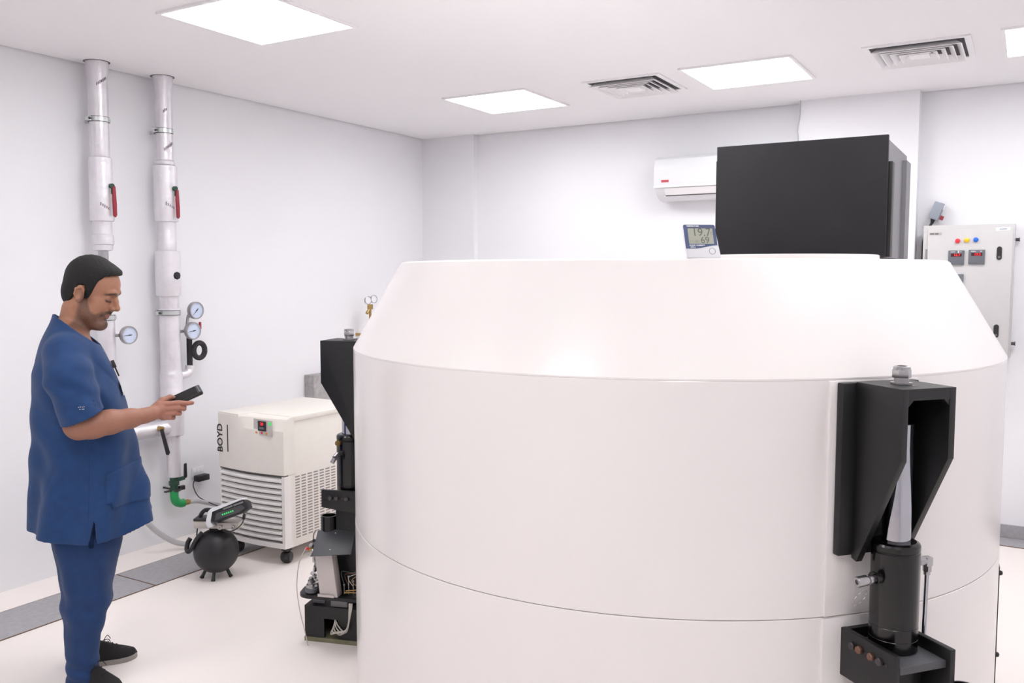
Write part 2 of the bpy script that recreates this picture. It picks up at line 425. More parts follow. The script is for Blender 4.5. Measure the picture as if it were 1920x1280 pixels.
    if base:
        # painted base block with a cable opening, olive primer along its lower edge
        b = MB(); b.bx(-.10, .185, -.06, .115, .150, .165).bx(-.10, .02, .100, .115, .02, .15).bx(.09, .185, .100, .115, .02, .15).bx(.02, .09, .100, .115, .11, .15)
        b.bx(.170, .185, -.06, .10, .02, .15).bx(-.10, .185, -.06, -.05, .02, .15)
        b.build('base_block', M['black'], root, **L)
        MB().bx(-.102, .187, -.062, .117, 0, .020).build('base_sill', M['olive'], root, **L)
        b = MB(); b.cyl((.030, .050, .905), (.034, .066, .905), .014, n=6).cyl((.034, .066, .905), (.036, .072, .905), .009)
        b.build('brass_plug', M['brass'], root, **L)
        b = MB(); b.cyl((.018, .055, .862), (.024, .085, .858), .009).cyl((.024, .085, .858), (.030, .105, .846), .013).cyl((.030, .105, .846), (.040, .112, .825), .010)
        b.build('coupling', M['steel'], root, **L)
    return root
jack_r = make_jack(-40.8, 1.35, 'black lifting jack with chrome piston on the right front of the white machine', False)
jack_l = make_jack(-163.0, 1.39, 'black lifting jack half hidden at the left side of the white machine', True)

# ---------------------------------------------------------------- black housing on top of the machine
hb = thing('amplifier_box', 'large matt black sheet metal box standing on top of the white machine', 'equipment box', (-.76, 3.68, 1.724))
x0, x1, y0, y1, zt = -1.062, -.447, 3.356, 3.99, 2.152
zb = 1.724
MB().bx(x0, x1, y0, y0+.02, zb, zt, bev=.002).build('front_panel', M['boxblack'], hb)
MB().bx(x0+.012, x1-.012, y0+.0205, y1, zb, zt-.004).build('body', M['boxgrey'], hb)
MB().bx(x1-.012, x1+.012, y0+.03, y0+.09, zb, zt-.09, bev=.002).build('corner_post', M['black'], hb)
MB().bx(x0-.012, x0+.012, y0+.03, y0+.09, zb, zt-.05, bev=.002).build('corner_post', M['black'], hb)
MB().bx(x1-.0119, x1+.004, y1-.13, y1, zb, zt-.035).build('side_flange', M['boxgrey'], hb)

# ---------------------------------------------------------------- thermometer on the machine's edge
th = thing('thermometer', 'small digital thermometer with white base and navy frame standing on the machine top', 'thermometer', (-.832, 2.492, 1.7092), R(30+5))
L = dict(local=True)
yy = -.009
tilt = .10   # leans back: x shifts by height
def shear(b):
    for v in b.bm.verts: v.co.y += v.co.z*.16; v.co.x -= (v.co.z-.05)*.10
    return b
b = MB(); b.prism([(-.046, 0), (.052, 0), (.054, .006), (.050, .045), (.046, .094), (.043, .097), (-.045, .097), (-.048, .094)], (0, -.008, 0), (1, 0, 0), (0, 0, 1), (0, .02, 0), bev=.002); shear(b).build('case', M['whiteplastic'], th, **L)
pl = [(-.0475, .036)]+[(-.0475+.095*i/16, .027+.009*(1-math.cos(PI*max(0, i-4)/12))/2*1.1) for i in range(17)][1:]+[(.0478, .060), (.0462, .094), (.043, .0968), (-.045, .0968), (-.0478, .094)]
pl[0] = (-.0475, .027)
b = MB(); b.prism(pl, (0, -.0088, 0), (1, 0, 0), (0, 0, 1), (0, .0009, 0)); shear(b).build('bezel', M['navy'], th, **L)
b = MB(); b.bx(-.036, .038, -.0094, -.0087, .041, .086); shear(b).build('screen', M['lcd'], th, **L)
b = MB(); b.bx(-.038, .040, -.0094, -.0088, .0885, .0895); shear(b).build('white_line', M['inklt'], th, **L)
b = MB(); b.text('19.7', (.004, -.0096, .0735), (1, 0, 0), (0, 0, 1), .033, .0001, center=True); b.text('69', (.012, -.0096, .0510), (1, 0, 0), (0, 0, 1), .027, .0001)
b.text('C', (.034, -.0096, .071), (1, 0, 0), (0, 0, 1), .010, .0001)
shear(b).build('digits', M['lcdink'], th, **L)
b = MB(); b.text('11:06', (-.020, -.0096, .0475), (1, 0, 0), (0, 0, 1), .013, .0001); shear(b).build('clock_digits', M['lcddim'], th, **L)
b = MB(); b.text('TEMPERATURE', (-.020, -.0092, .0925), (1, 0, 0), (0, 0, 1), .0056, .0002, bold=.0002); b.text('CLOCK / HUMIDITY', (-.013, -.0092, .0365), (1, 0, 0), (0, 0, 1), .0052, .0002, bold=.0002)
b.text('HTC-1', (-.026, -.0092, .0308), (1, 0, 0), (0, 0, 1), .0052, .0002, bold=.0002)
shear(b).build('lettering', M['whiteink'], th, **L)
b = MB(); b.lathe([(.0085, 0), (.0085, .0006), (.0095, .0006), (.0095, 0)], (.030, -.0081, .020), (0, -1, 0), n=24, closed=True); shear(b).build('button_ring', M['inklt'], th, **L)

# ---------------------------------------------------------------- wall air conditioner
ac = thing('air_conditioner', 'white split air conditioner high on the back wall, partly behind the black box', 'air conditioner', (-1.95, YB, 2.35))
prof = [(YB-.002, 2.512), (YB-.17, 2.512), (YB-.215, 2.49), (YB-.232, 2.42), (YB-.232, 2.32), (YB-.228, 2.292), (YB-.002, 2.292)]
b = MB(); b.prism([(p[0], p[1]) for p in prof], (-2.376, 0, 0), (0, 1, 0), (0, 0, 1), (.86, 0, 0), bev=.004); b.build('front_cover', M['whiteplastic'], ac)
prof = [(YB-.002, 2.2915), (YB-.222, 2.2915), (YB-.205, 2.262), (YB-.165, 2.225), (YB-.12, 2.205), (YB-.06, 2.198), (YB-.002, 2.215)]
b = MB(); b.prism(prof, (-2.372, 0, 0), (0, 1, 0), (0, 0, 1), (.852, 0, 0)); b.build('body', M['whiteplastic'], ac)
b = MB(); b.prism([(YB-.219, 2.283), (YB-.224, 2.281), (YB-.185, 2.232), (YB-.180, 2.236)], (-2.30, 0, 0), (0, 1, 0), (0, 0, 1), (.70, 0, 0)); b.build('air_flap', M['vent'], ac)
b = MB(); b.prism([(YB-.184, 2.238), (YB-.188, 2.234), (YB-.180, 2.228), (YB-.176, 2.232)], (-2.30, 0, 0), (0, 1, 0), (0, 0, 1), (.70, 0, 0)); b.build('outlet_slot', M['dark'], ac)
b = MB(); b.bx(-2.377, -1.52, YB-.235, YB-.2, 2.286, 2.300, bev=.003); b.build('lower_lip', M['vent'], ac)
b = MB(); b.bx(-2.318, -2.262, YB-.2335, YB-.2322, 2.323, 2.341); b.build('red_badge', M['btnred'], ac)
b = MB()
for i in range(6): b.bx(-2.313+i*.0085, -2.308+i*.0085, YB-.2342, YB-.2334, 2.328, 2.336)
b.build('badge_lettering', M['inklt'], ac)
tag(MB().tube([(-1.376, YP-.006, ZC), (-1.379, YP-.007, 2.72), (-1.392, YP-.006, 2.63), (-1.386, YP-.006, 2.56), (-1.384, YP-.006, 2.2), (-1.385, YP-.006, 1.2)], .0035, n=8).build('cable', M['hose'], None), 'thin grey cable hanging from the ceiling down the pillar edge behind the black box', 'cable')

# ---------------------------------------------------------------- control cabinet on the back wall
cb = thing('control_cabinet', 'light grey wall control cabinet with red digital meters, far right behind the machine', 'control cabinet', (-.335, YB, 1.156))
FY = YB-.20
MB().bx(-.588, -.088, FY, YB, 1.156, 1.966, bev=.003).build('body', M['cabinet'], cb)
dr = MB().bx(-.560, -.098, FY-.018, FY-.001, 1.166, 1.945, bev=.003).build('door', M['cabinet'], cb)
DY = FY-.0185
for z in (1.79, 1.32): 
    b = MB(); b.prism([(.014*math.cos(t), (.026 if math.sin(t) > 0 else -.026)+.014*math.sin(t)) for t in [2*PI*(k+.5)/24 for k in range(24)]], (-.166, DY, z), (1, 0, 0), (0, 0, 1), (0, -.005, 0)); h = b.build('latch', M['blackplastic'], dr)
    MB().cyl((-.166, DY-.006, z-.024), (-.166, DY-.008, z-.024), .007, n=16).build('keyhole', M['meter'], h)
for x, z, m in ((-.393, 1.868, 'btnred'), (-.343, 1.871, 'btnyel'), (-.294, 1.873, 'btnblue')):
    MB().lathe([(0, .014), (.009, .013), (.0135, .010), (.0145, .004), (.0145, 0)], (x, DY, z), (0, -1, 0), n=24).build('indicator_lamp', M[m], dr)
for x, z, s, t in ((-.397, 1.765, .088, '16.7'), (-.286, 1.768, .088, '19.5'), (-.397, 1.620, .088, '')):
    mt = MB().bx(x-s/2, x+s/2, DY-.010, DY, z-s/2, z+s/2, bev=.002).build('digital_meter', M['meter'], dr)
    if t:
        MB().bx(x-.030, x+.030, DY-.0108, DY-.010, z+.006, z+.025).build('display_window', M['ledbg'], mt)
        MB().text(t, (x+.004, DY-.0112, z+.0155), (1, 0, 0), (0, 0, 1), .021, .0003, bold=.0003).build('digits', M['led'], mt)
        MB().bx(x-.032, x-.006, DY-.0108, DY-.010, z+.0335, z+.0365).bx(x+.018, x+.028, DY-.0108, DY-.010, z+.0335, z+.0365).build('meter_lettering', M['whiteink'], mt)
MB().bx(-.429+.04, -.384, DY-.0115, DY-.0108, 1.794, 1.808).build('sticker', M['whiteink'], dr)
lb = MB().bx(-.190, -.113, DY-.001, DY, 1.924, 1.945).build('name_label', M['whiteplastic'], dr)
MB().bx(-.170, -.132, DY-.0014, DY-.001, 1.932, 1.936).build('label_lettering', M['navy'], lb)
pl_ = MB().bx(-.553, -.482, DY-.001, DY, 1.905, 1.922).build('type_plate', M['alu'], dr)
MB().bx(-.548, -.524, DY-.0014, DY-.001, 1.910, 1.917).bx(-.520, -.500, DY-.0014, DY-.001, 1.910, 1.917).build('plate_lettering', M['greyplastic'], pl_)
for z in (1.876, 1.235): 
    MB().cyl((-.087, YB-.03, z), (-.068, YB-.03, z), .010, n=14).cyl((-.068, YB-.03, z), (-.064, YB-.03, z), .013, n=14).build('hinge_bolt', M['darksteel'], cb)
MB().bx(-.572, -.561, FY-.012, FY, 1.76, 1.82).build('hinge', M['steel'], cb)
# pendant socket box
gb = thing('socket_box', 'small grey socket box hanging tilted above the control cabinet by its cable', 'socket', (-.525, YB, 2.05))
b = MB(); b.box((-.530, YB-.05, 2.065), (.058, .06, .11), rot=(0, R(20), 0), bev=.004); b.build('housing', mat('socket_grey', (150, 156, 168), .5), gb)
MB().box((-.500, YB-.05, 2.020), (.020, .03, .026), rot=(0, R(20), 0), bev=.003).build('red_cap', M['redpaint'], gb)
MB().box((-.490, YB-.05, 2.085), (.02, .03, .03), rot=(0, R(20), 0), bev=.003).build('white_plug', M['whiteplastic'], gb)
MB().cyl((-.549, YB-.05, 2.016), (-.556, YB-.05, 1.985), .016, .008).build('cable_gland', M['blackplastic'], gb)
tag(MB().tube([(-.556, YB-.05, 1.99), (-.572, YB-.06, 1.955), (-.600, YB-.05, 1.88), (-.604, YB-.03, 1.75), (-.606, YB-.03, 1.5), (-.606, YB-.02, 1.1)], .008, n=8).build('cable', M['rubber'], None), 'thick black cable dropping from the socket box behind the control cabinet side', 'cable')

# ---------------------------------------------------------------- wall pipes
PX = -4.47
def ring_clamp(y, z, r, parent):
    c = MB(); n = 40
    c.lathe([(r, -.012), (r+.004, -.012), (r+.004, .012), (r, .012)], (PX, y, z), n=n, closed=True)
    c.bx(PX-.01, PX+.012, y-r-.022, y-r-.001, z-.011, z+.011).bx(PX-.01, PX+.012, y+r+.001, y+r+.014, z-.011, z+.011)
    c.bx(XL+.0005, PX-r+.004, y-.012, y+.012, z-.010, z+.010)
    q = c.build('pipe_clamp', M['zinc'], parent)
    g = MB(); g.cyl((PX+.012, y-r-.012, z), (PX+.020, y-r-.012, z), .007, n=6); g.build('clamp_screw', M['darksteel'], q)
    k = MB(); k.lathe([(r+.0002, -.0145), (r+.003, -.0145), (r+.003, -.012), (r+.0002, -.012)], (PX, y, z), n=n, closed=True).lathe([(r+.0002, .012), (r+.003, .012), (r+.003, .0145), (r+.0002, .0145)], (PX, y, z), n=n, closed=True)
    k.build('rubber_lining', M['rubber'], q)
def lever(y, z, zz, parent, x=PX+.07):
    a = MB(); a.cyl((x-.01, y, z), (x+.018, y, z), .014, n=12).box((x+.016, y+.001, z-.02), (.006, .018, .05)); a.build('valve_stem', M['greendark'], parent)
    a = MB(); a.prism([(-.010, 0), (.008, .004), (.012, -.10), (.013, -.155), (.004, -.168), (-.008, -.160), (-.010, -.06)], (x+.014, y+.006, zz), (0, 1, 0), (0, 0, 1), (.012, 0, 0), bev=.003); a.build('valve_lever', M['redpaint'], parent)
def gauge(c, r, parent, ang, stem):
    """round dial facing the room (+x)"""
    g = MB(); g.lathe([(0, -.03), (r*.9, -.03), (r, -.022), (r, .0), (r*.97, .004), (r*.86, .004), (r*.86, -.004), (0, -.004)], c, (1, 0, 0), n=36)
    gg = g.build('gauge', M['steel'], parent)
    MB().lathe([(0, 0), (r*.855, 0), (r*.855, -.003), (0, -.003)], (c[0]-.0005, c[1], c[2]), (1, 0, 0), n=36).build('dial', M['dial'], gg)
    u = Vector((0, math.cos(ang), math.sin(ang))); v = Vector((0, -math.sin(ang), math.cos(ang)))
    MB().prism([(-r*.28, -.0028), (-r*.28, .0028), (r*.66, .0006), (r*.66, -.0006)], (c[0]+.0008, c[1], c[2]), u, v, (.001, 0, 0)).cyl((c[0], c[1], c[2]), (c[0]+.003, c[1], c[2]), .004, n=12).build('needle', M['ink'], gg)
    t = MB()
    for k in range(21):
        th_ = R(-45+270*k/20); d = Vector((0, math.cos(th_), math.sin(th_))); e = Vector((0, -math.sin(th_), math.cos(th_)))
        t.prism([(r*.66, -.0006), (r*.66, .0006), (r*(.80 if k % 5 == 0 else .74), .0006), (r*(.80 if k % 5 == 0 else .74), -.0006)], (c[0]-.0003, c[1], c[2]), d, e, (.0007, 0, 0))
    t.build('scale_marks', M['inklt'], gg)
    s = MB(); s.cyl(stem[0], stem[1], .009, n=14); s.cyl(stem[1], (c[0]-.03, c[1], c[2]) if len(stem) < 3 else stem[2], .011, n=8); s.build('gauge_stem', M['steel'], parent)
def mark(y, z, r, parent, n=7, flip=1):
    b = MB()
    for i in range(n):
        ph = R(-38+flip*0+i*9); zz = z+.006*i*flip; rr = r+.0006
        p = Vector((PX+rr*math.cos(ph), y+rr*math.sin(ph), zz)); tv = Vector((-math.sin(ph), math.cos(ph), 0)); nv = Vector((math.cos(ph), math.sin(ph), 0))
        h = .007+.004*random.random()
        b.prism([(-.003, -h), (.002, -h), (.0035, h), (-.002, h)], p, tv, Vector((0, 0, 1)), nv*.0005)
    b.build('printed_mark', M['inklt'], parent)
def wrap(prof, y, m, name, parent, n=40):
    b = MB(); b.lathe(prof, (PX, y, 0), n=n); return b.build(name, m, parent, ang=25)

p1 = thing('insulated_pipe', 'left foil-wrapped wall pipe rising behind the man up to the ceiling', 'pipe', (PX, 3.065, 0), group='foil wrapped wall pipes')
Y1 = 3.070
wrap([(0, 2.9), (.059, 2.9), (.058, 2.77), (.052, 2.74), (.051, 2.50), (.0515, 2.312), (.051, 2.31), (0, 2.31)], Y1, M['pipe'], 'upper_run', p1)
wrap([(0, 2.312), (.052, 2.311), (.061, 2.305), (.062, 2.14), (.064, 1.965), (.062, 1.958), (.05, 1.957), (0, 1.957)], Y1, M['sleeve'], 'valve_sleeve', p1)
wrap([(0, 1.957), (.051, 1.957), (.050, 1.885), (.057, 1.880), (.058, 1.84), (.057, 1.83), (.052, 1.825), (.051, 1.797), (.03, 1.792), (0, 1.792)], Y1, M['pipe'], 'lower_sleeve', p1)
MB().cyl((PX, Y1, 1.30), (PX, Y1, 1.80), .026, n=24).build('bare_pipe', M['steel'], p1)
wrap([(0, 1.44), (.046, 1.438), (.048, 1.36), (.048, 1.25), (.045, 1.1), (.045, .75), (0, .75)], Y1, M['pipe'], 'lower_run', p1)
ring_clamp(Y1, 2.514, .0515, p1)
ring_clamp(Y1, 1.42, .048, p1)
lever(3.087, 2.150, 2.145, p1, PX+.060)
mark(Y1, 2.70, .0525, p1, 7); mark(Y1, 2.05, .0635, p1, 5, -1)
gauge((PX+.075, 3.165, 1.318), .052, p1, R(184), [(PX+.03, Y1+.02, 1.318), (PX+.04, 3.150, 1.318)])
p2 = thing('insulated_pipe', 'right foil-wrapped wall pipe with gauges, ending in a green elbow by the chiller', 'pipe', (PX, 3.49, 0), group='foil wrapped wall pipes')
Y2 = 3.495
wrap([(0, 2.9), (.058, 2.9), (.057, 2.78), (.051, 2.76), (.050, 2.50), (.051, 2.34), (.056, 2.33), (.055, 2.312), (0, 2.31)], Y2, M['pipe'], 'upper_run', p2)
wrap([(0, 2.312), (.054, 2.311), (.068, 2.305), (.069, 2.15), (.068, 1.985), (.066, 1.977), (.052, 1.976), (0, 1.976)], Y2, M['sleeve'], 'valve_sleeve', p2)
wrap([(0, 1.976), (.053, 1.976), (.052, 1.86), (.054, 1.85), (.052, 1.806), (0, 1.806)], Y2, M['pipe'], 'middle_run', p2)
wrap([(0, 1.806), (.055, 1.805), (.073, 1.80), (.074, 1.66), (.073, 1.54), (.070, 1.533), (.055, 1.532), (0, 1.532)], Y2, M['sleeve'], 'strainer_sleeve', p2)
wrap([(0, 1.532), (.056, 1.532), (.056, 1.46), (.063, 1.45), (.062, 1.425), (.058, 1.40), (.061, 1.38), (.060, 1.10), (.063, 1.07), (.066, 1.06), (.064, .955), (.068, .945), (.067, .84), (.065, .69), (.060, .683), (0, .683)], Y2, M['pipe'], 'gauge_run', p2)
wrap([(0, .683), (.041, .683), (.040, .50), (.038, .43), (.030, .425), (0, .425)], Y2, M['pipe'], 'lower_run', p2)
ring_clamp(Y2-.004, 2.509, .051, p2)
ring_clamp(Y2-.004, 1.432, .063, p2)
lever(3.500, 2.170, 2.160, p2, PX+.068)
mark(Y2, 2.40, .0515, p2, 7); mark(Y2, 2.62, .0515, p2, 3); mark(Y2, 2.08, .0695, p2, 5, -1)
b = MB(); b.lathe([(.018, 0), (.024, .006), (.022, .018), (.010, .022), (0, .022)], (PX+.064, Y2+.002, 1.655), (1, .15, 0), n=8); b.build('drain_cap', M['rubber'], p2)
gauge((PX+.075, 3.608, 1.318), .054, p2, R(188), [(PX+.05, Y2+.03, 1.318), (PX+.04, 3.585, 1.318)])
gauge((PX+.035, 3.668, 1.440), .054, p2, R(-135), [(PX-.02, 3.633, 1.32), (PX-.02, 3.645, 1.40)])
b = MB(); b.box((PX+.035, 3.690, 1.345), (.010, .016, .045), bev=.003); b.build('gauge_valve_lever', M['redpaint'], p2)
MB().tube([(PX, 3.636, 1.31), (PX, 3.634, 1.2), (PX, 3.634, 1.085)], .017, n=14).build('foam_riser', M['rubber'], p2)
b = MB()
pts = [(PX+.022, 3.690+.042*math.cos(t), 1.190+.047*math.sin(t)) for t in [2*PI*k/24 for k in range(25)]]
b.tube(pts, .0165, n=14, smooth=False); b.build('foam_coil', M['rubber'], p2)
MB().tube([(PX, 3.634, 1.10), (PX, 3.628, 1.068), (PX, 3.60, 1.050), (PX, 3.545, 1.045), (PX, 3.50, 1.045)], .028, n=16).build('side_elbow', M['pipe'], p2)
# cross-over run between the two pipes
MB().tube([(PX, Y1, .80), (PX, Y1+.015, .765), (PX, Y1+.06, .748), (PX, 3.30, .738), (PX, 3.40, .735), (PX, Y2, .73)], .047, n=20).build('cross_run', M['pipe'], p2)
b = MB(); b.cyl((PX+.03, 3.365, .748), (PX+.072, 3.365, .748), .016, n=12); b.build('cross_valve_stem', M['brass'], p2)
b = MB(); b.prism([(-.012, .01), (.008, .016), (.018, -.03), (.050, -.135), (.040, -.150), (.026, -.145), (.004, -.05)], (PX+.068, 3.360, .735), (0, 1, 0), (0, 0, 1), (.012, 0, 0), bev=.003); b.build('cross_valve_lever', M['blackplastic'], p2)
b = MB(); b.prism([(-.006, 0), (.010, .004), (.012, -.08), (.004, -.09), (-.010, -.075)], (PX+.045, 3.535, .505), (0, 1, 0), (0, 0, 1), (.012, 0, 0), bev=.003); b.build('lower_valve_lever', M['blackplastic'], p2)
b = MB(); b.cyl((PX, 3.492, .425), (PX, 3.492, .345), .024, n=20).cyl((PX, 3.492, .40), (PX, 3.492, .375), .031, n=8).cyl((PX, 3.492, .40), (PX+.05, 3.53, .42), .012, n=10); b.build('green_valve', M['greendark'], p2)
b = MB(); b.lathe([(.027, -.008), (.032, -.008), (.032, .008), (.027, .008)], (PX, 3.50, .345), n=24, closed=True); b.bx(PX-.01, PX+.01, 3.425, 3.475, .342, .350).bx(PX-.01, PX+.01, 3.53, 3.565, .335, .36).bx(XL+.0005, PX-.028, 3.494, 3.504, .340, .350); b.build('lower_clamp', M['darksteel'], p2)
MB().tube([(PX, 3.492, .345), (PX, 3.492, .30), (PX, 3.505, .268), (PX, 3.535, .252), (PX, 3.558, .250)], .026, n=18).build('green_elbow', M['green'], p2)
MB().cyl((PX, 3.556, .250), (PX, 3.592, .247), .018, n=8).cyl((PX, 3.592, .247), (PX, 3.604, .246), .014).build('hose_barb', M['brass'], p2)
tag(MB().tube([(PX, 3.600, .246), (PX+.01, 3.66, .238), (PX+.03, 3.76, .20), (PX+.06, 3.88, .17), (PX+.08, 4.3, .15)], .014, n=12).build('hose', M['hose'], None), 'clear grey hose leaving the green elbow and passing behind the chiller', 'hose')
tag(MB().tube([(PX, Y1, .76), (PX, Y1+.01, .5), (-4.46, 3.13, .30), (-4.43, 3.24, .225), (-4.40, 3.32, .13), (-4.36, 3.43, .045), (-4.28, 3.56, .022), (-4.20, 3.64, .021), (-4.10, 4.0, .021)], .016, n=12).build('hose', M['hose'], None), 'grey hose sloping from behind the man down to the floor behind the black sphere', 'hose')
# ceiling openings
for y in (Y1, Y2): struct('trim_%d' % (4 if y == Y1 else 5), MB().lathe([(.060, ZC-.0015), (.068, ZC-.0015), (.068, ZC-.0002), (.060, ZC-.0002)], (PX+.0, y, 0), n=40, closed=True), M['dark'])

# ---------------------------------------------------------------- socket and adapter
so = thing('wall_socket', 'white wall socket low between the right pipe and the chiller', 'socket', (XL, 3.757, .40))
MB().bx(XL+.0005, XL+.010, 3.712, 3.802, .360, .425, bev=.003).build('face_plate', M['whiteplastic'], so)
MB().bx(XL+.010, XL+.012, 3.722, 3.740, .395, .415).bx(XL+.010, XL+.012, 3.748, 3.766, .395, .415).bx(XL+.010, XL+.012, 3.774, 3.792, .395, .415).build('switches', M['vent'], so)
ad = thing('power_adapter', 'black power adapter plugged into the low wall socket', 'adapter', (XL+.03, 3.757, .358))
MB().bx(XL+.0125, XL+.060, 3.716, 3.806, .340, .378, bev=.005).build('housing', M['blackplastic'], ad)
MB().tube([(XL+.04, 3.718, .355), (XL+.04, 3.695, .345), (XL+.05, 3.685, .31), (XL+.08, 3.70, .25), (XL+.18, 3.72, .215), (XL+.40, 3.62, .235), (-3.94, 3.30, .330), (-3.90, 3.262, .345)], .003, n=8).build('cord', M['blackplastic'], ad)

# ---------------------------------------------------------------- chiller
ch = thing('chiller', 'white wheeled chiller unit with louvred front and small control panel, by the left wall', 'chiller', (-3.84, 3.88, 0))
CXL, CXR, CY0, CY1 = -4.105, -3.58, 3.535, 4.235
def front_y(x): # gently bowed front
    t = (x-CXL)/(CXR-CXL); return CY0-.022*math.sin(PI*t)
def bowed(b, x0, x1, z0, z1, back, off=0.0, n=10, z0b=None):
    xs = [x0+(x1-x0)*i/n for i in range(n+1)]
    poly = [(x, front_y(x)-off) for x in xs]+[(x1, back), (x0, back)]
    return b.prism(poly, (0, 0, z0), (1, 0, 0), (0, 1, 0), (0, 0, z1-z0))
b = MB(); b.bx(CXL+.006, CXR-.003, CY0+.02, CY1, .10, .834, bev=.004); b.build('body', M['beige'], ch)
b = MB(); b.bx(CXL-.002, CXR+.004, CY0+.075, CY1+.003, .826, .856, bev=.005)
bowed(b, CXL-.002, CXL+.19, .838, .856, CY0+.08, .004); b.build('top_lid', M['beige'], ch)
b = MB()
xs = [CXL-.002+(CXR-CXL+.004)*i/12 for i in range(13)]
# upper front cowl: bowed, its top edge leaning back on the right two thirds
bm = b.bm; rows = []
for z, off in ((.528, 0), (.60, 0), (.70, 0), (.78, 0), (.845, 1), (.852, 1.15)):
    row = []
    for x in xs:
        t = (x-CXL)/(CXR-CXL); k = max(0, min(1, (t-.36)/.10))
        row.append(bm.verts.new((x, front_y(x)-.006+off*.035*k+(.01 if off > 1.1 else 0), z-(0.002 if k > .5 and off else 0))))
    rows.append(row)
rows.append([bm.verts.new((x, CY0+.08, .852)) for x in xs])
rows.append([bm.verts.new((x, CY0+.08, .528)) for x in xs])
for A, B in zip(rows, rows[1:]+rows[:1]):
    for i in range(12): bm.faces.new((A[i], A[i+1], B[i+1], B[i]))
bm.faces.new([r[0] for r in rows]); bm.faces.new([r[-1] for r in rows][::-1])
fc = b.build('front_cowl', M['beige'], ch, ang=25)
b = MB(); bowed(b, CXL, CXR-.002, .520, .5275, CY0+.03, .001); b.build('cowl_gap', M['dark'], ch)
fr = MB(); bowed(fr, CXL, CXR, .105, .135, CY0+.06, .004)
fr.bx(CXL, CXL+.012, CY0-.002, CY0+.05, .13, .52).bx(CXR-.022, CXR, CY0-.003, CY0+.05, .13, .52)
fr.build('front_frame', M['chwhite'], ch)
for i in range(11):
    z = .148+i*.0335
    b = MB(); n = 12; xs = [CXL+.012+(CXR-CXL-.036)*k/n for k in range(n+1)]
    P4 = [(0.002, .0), (-.010, .006), (-.010, .015), (.010, .027), (.014, .024), (0.006, .012)]
    rings = [[b.bm.verts.new((x, front_y(x)+p[0], z+p[1])) for p in P4] for x in xs]
    for A, B in zip(rings, rings[1:]):
        for k in range(6): b.bm.faces.new((A[k], A[(k+1) % 6], B[(k+1) % 6], B[k]))
    b.bm.faces.new(rings[0][::-1]); b.bm.faces.new(rings[-1])
    b.build('louvre', M['chwhite'], ch)
b = MB(); b.bx(CXL+.012, CXR-.022, CY0+.015, CY0+.0195, .135, .52); b.build('louvre_backing', M['louvreback'], ch)
# side vent slots
b = MB()
for c in range(12):
    for r_ in range(22):
        y = CY0+.085+c*.050; z = .148+r_*.0168
        if y+.036 < CY1-.03: b.bx(CXR-.0035, CXR-.0022, y, y+.036, z, z+.0075)
b.build('side_vents', M['ventgrey'], ch)
# display panel, name, slot
cp = MB().prism([(-3.792, .752), (-3.790, .842), (-3.648, .838), (-3.650, .748)], (0, CY0-.0245, 0), (1, 0, 0), (0, 0, 1), (0, .006, 0)).build('control_panel', M['alu'], ch)
MB().bx(-3.755, -3.690, CY0-.028, CY0-.0245, .775, .832, bev=.002).build('display', M['blackplastic'], cp)
MB().text('20', (-3.722, CY0-.0284, .815), (1, 0, 0), (0, 0, 1), .022, .0003, bold=.0006).build('display_digits', M['led'], cp)
MB().bx(-3.742, -3.706, CY0-.0284, CY0-.028, .786, .798).build('display_lettering', M['meter'], cp)
MB().bx(-3.668, -3.652, CY0-.028, CY0-.0245, .812, .830).build('power_switch', M['ledgreen'], cp)
for x, m in ((-3.768, 'orange'), (-3.727, 'btnred'), (-3.688, 'orange')):
    MB().lathe([(0, .005), (.006, .004), (.007, 0)], (x, CY0-.0245, .764), (0, -1, 0), n=14).build('indicator', M[m], cp)
b = MB(); b.text('BOYD', (CXL+.018, CY0-.0105, .70), (0, 0, 1), (-1, 0, 0), .062, .0006, bold=.0012); b.build('lettering', M['ink'], ch)
MB().bx(-4.018, -4.012, CY0-.020, CY0-.0125, .625, .785).build('sight_glass', M['ink'], ch)
for x, y in ((-3.64, 3.60), (-4.04, 3.60), (-3.64, 4.17), (-4.04, 4.17)):
    c_ = MB(); c_.lathe([(0, -.030), (.026, -.028), (.035, -.014), (.036, 0), (.035, .014), (.026, .028), (0, .030)], (x, y, .0362), (1, .35, 0), n=28)
    k = c_.build('caster', M['blackplastic'], ch)
    MB().bx(x-.022, x+.022, y-.02, y+.02, .0723, .099).build('caster_fork', M['blackplastic'], k)

# ---------------------------------------------------------------- sphere detector
sd = thing('neutron_detector', 'black sphere on short feet with electronics head, on the floor before the chiller', 'radiation detector', (-3.805, 3.235, 0))
SX, SY, SZ, SR = -3.805, 3.235, .146, .121
b = MB(); b.lathe([(SR*math.cos(t), SR*math.sin(t)) for t in [(-PI/2)+PI*k/32 for k in range(1, 32)]], (SX, SY, SZ), n=48)
b.lathe([(0, -SR), (SR*math.cos(-PI/2+PI/32), SR*math.sin(-PI/2+PI/32))], (SX, SY, SZ), n=48); b.lathe([(SR*math.cos(PI/2-PI/32), SR*math.sin(PI/2-PI/32)), (0, SR)], (SX, SY, SZ), n=48)
bmesh.ops.remove_doubles(b.bm, verts=b.bm.verts, dist=1e-5)
b.build('sphere', M['blackplastic'], sd, ang=80)
for a in (-55, 25, -128, 125):
    d = Vector((math.cos(R(a)), math.sin(R(a)), 0))
    c0 = Vector((SX, SY, 0))+d*.058+Vector((0, 0, .045)); c1 = Vector((SX, SY, 0))+d*.076+Vector((0, 0, .009))
    MB().cyl(c0, c1, .009, n=12).cyl(c1-Vector((0, 0, .0)), c1+d*.006-Vector((0, 0, .0088)), .011, n=12).build('foot', M['blackplastic'], sd)
u = Vector((math.cos(R(30)), math.sin(R(30)), 0)); v = Vector((-math.sin(R(30)), math.cos(R(30)), 0))
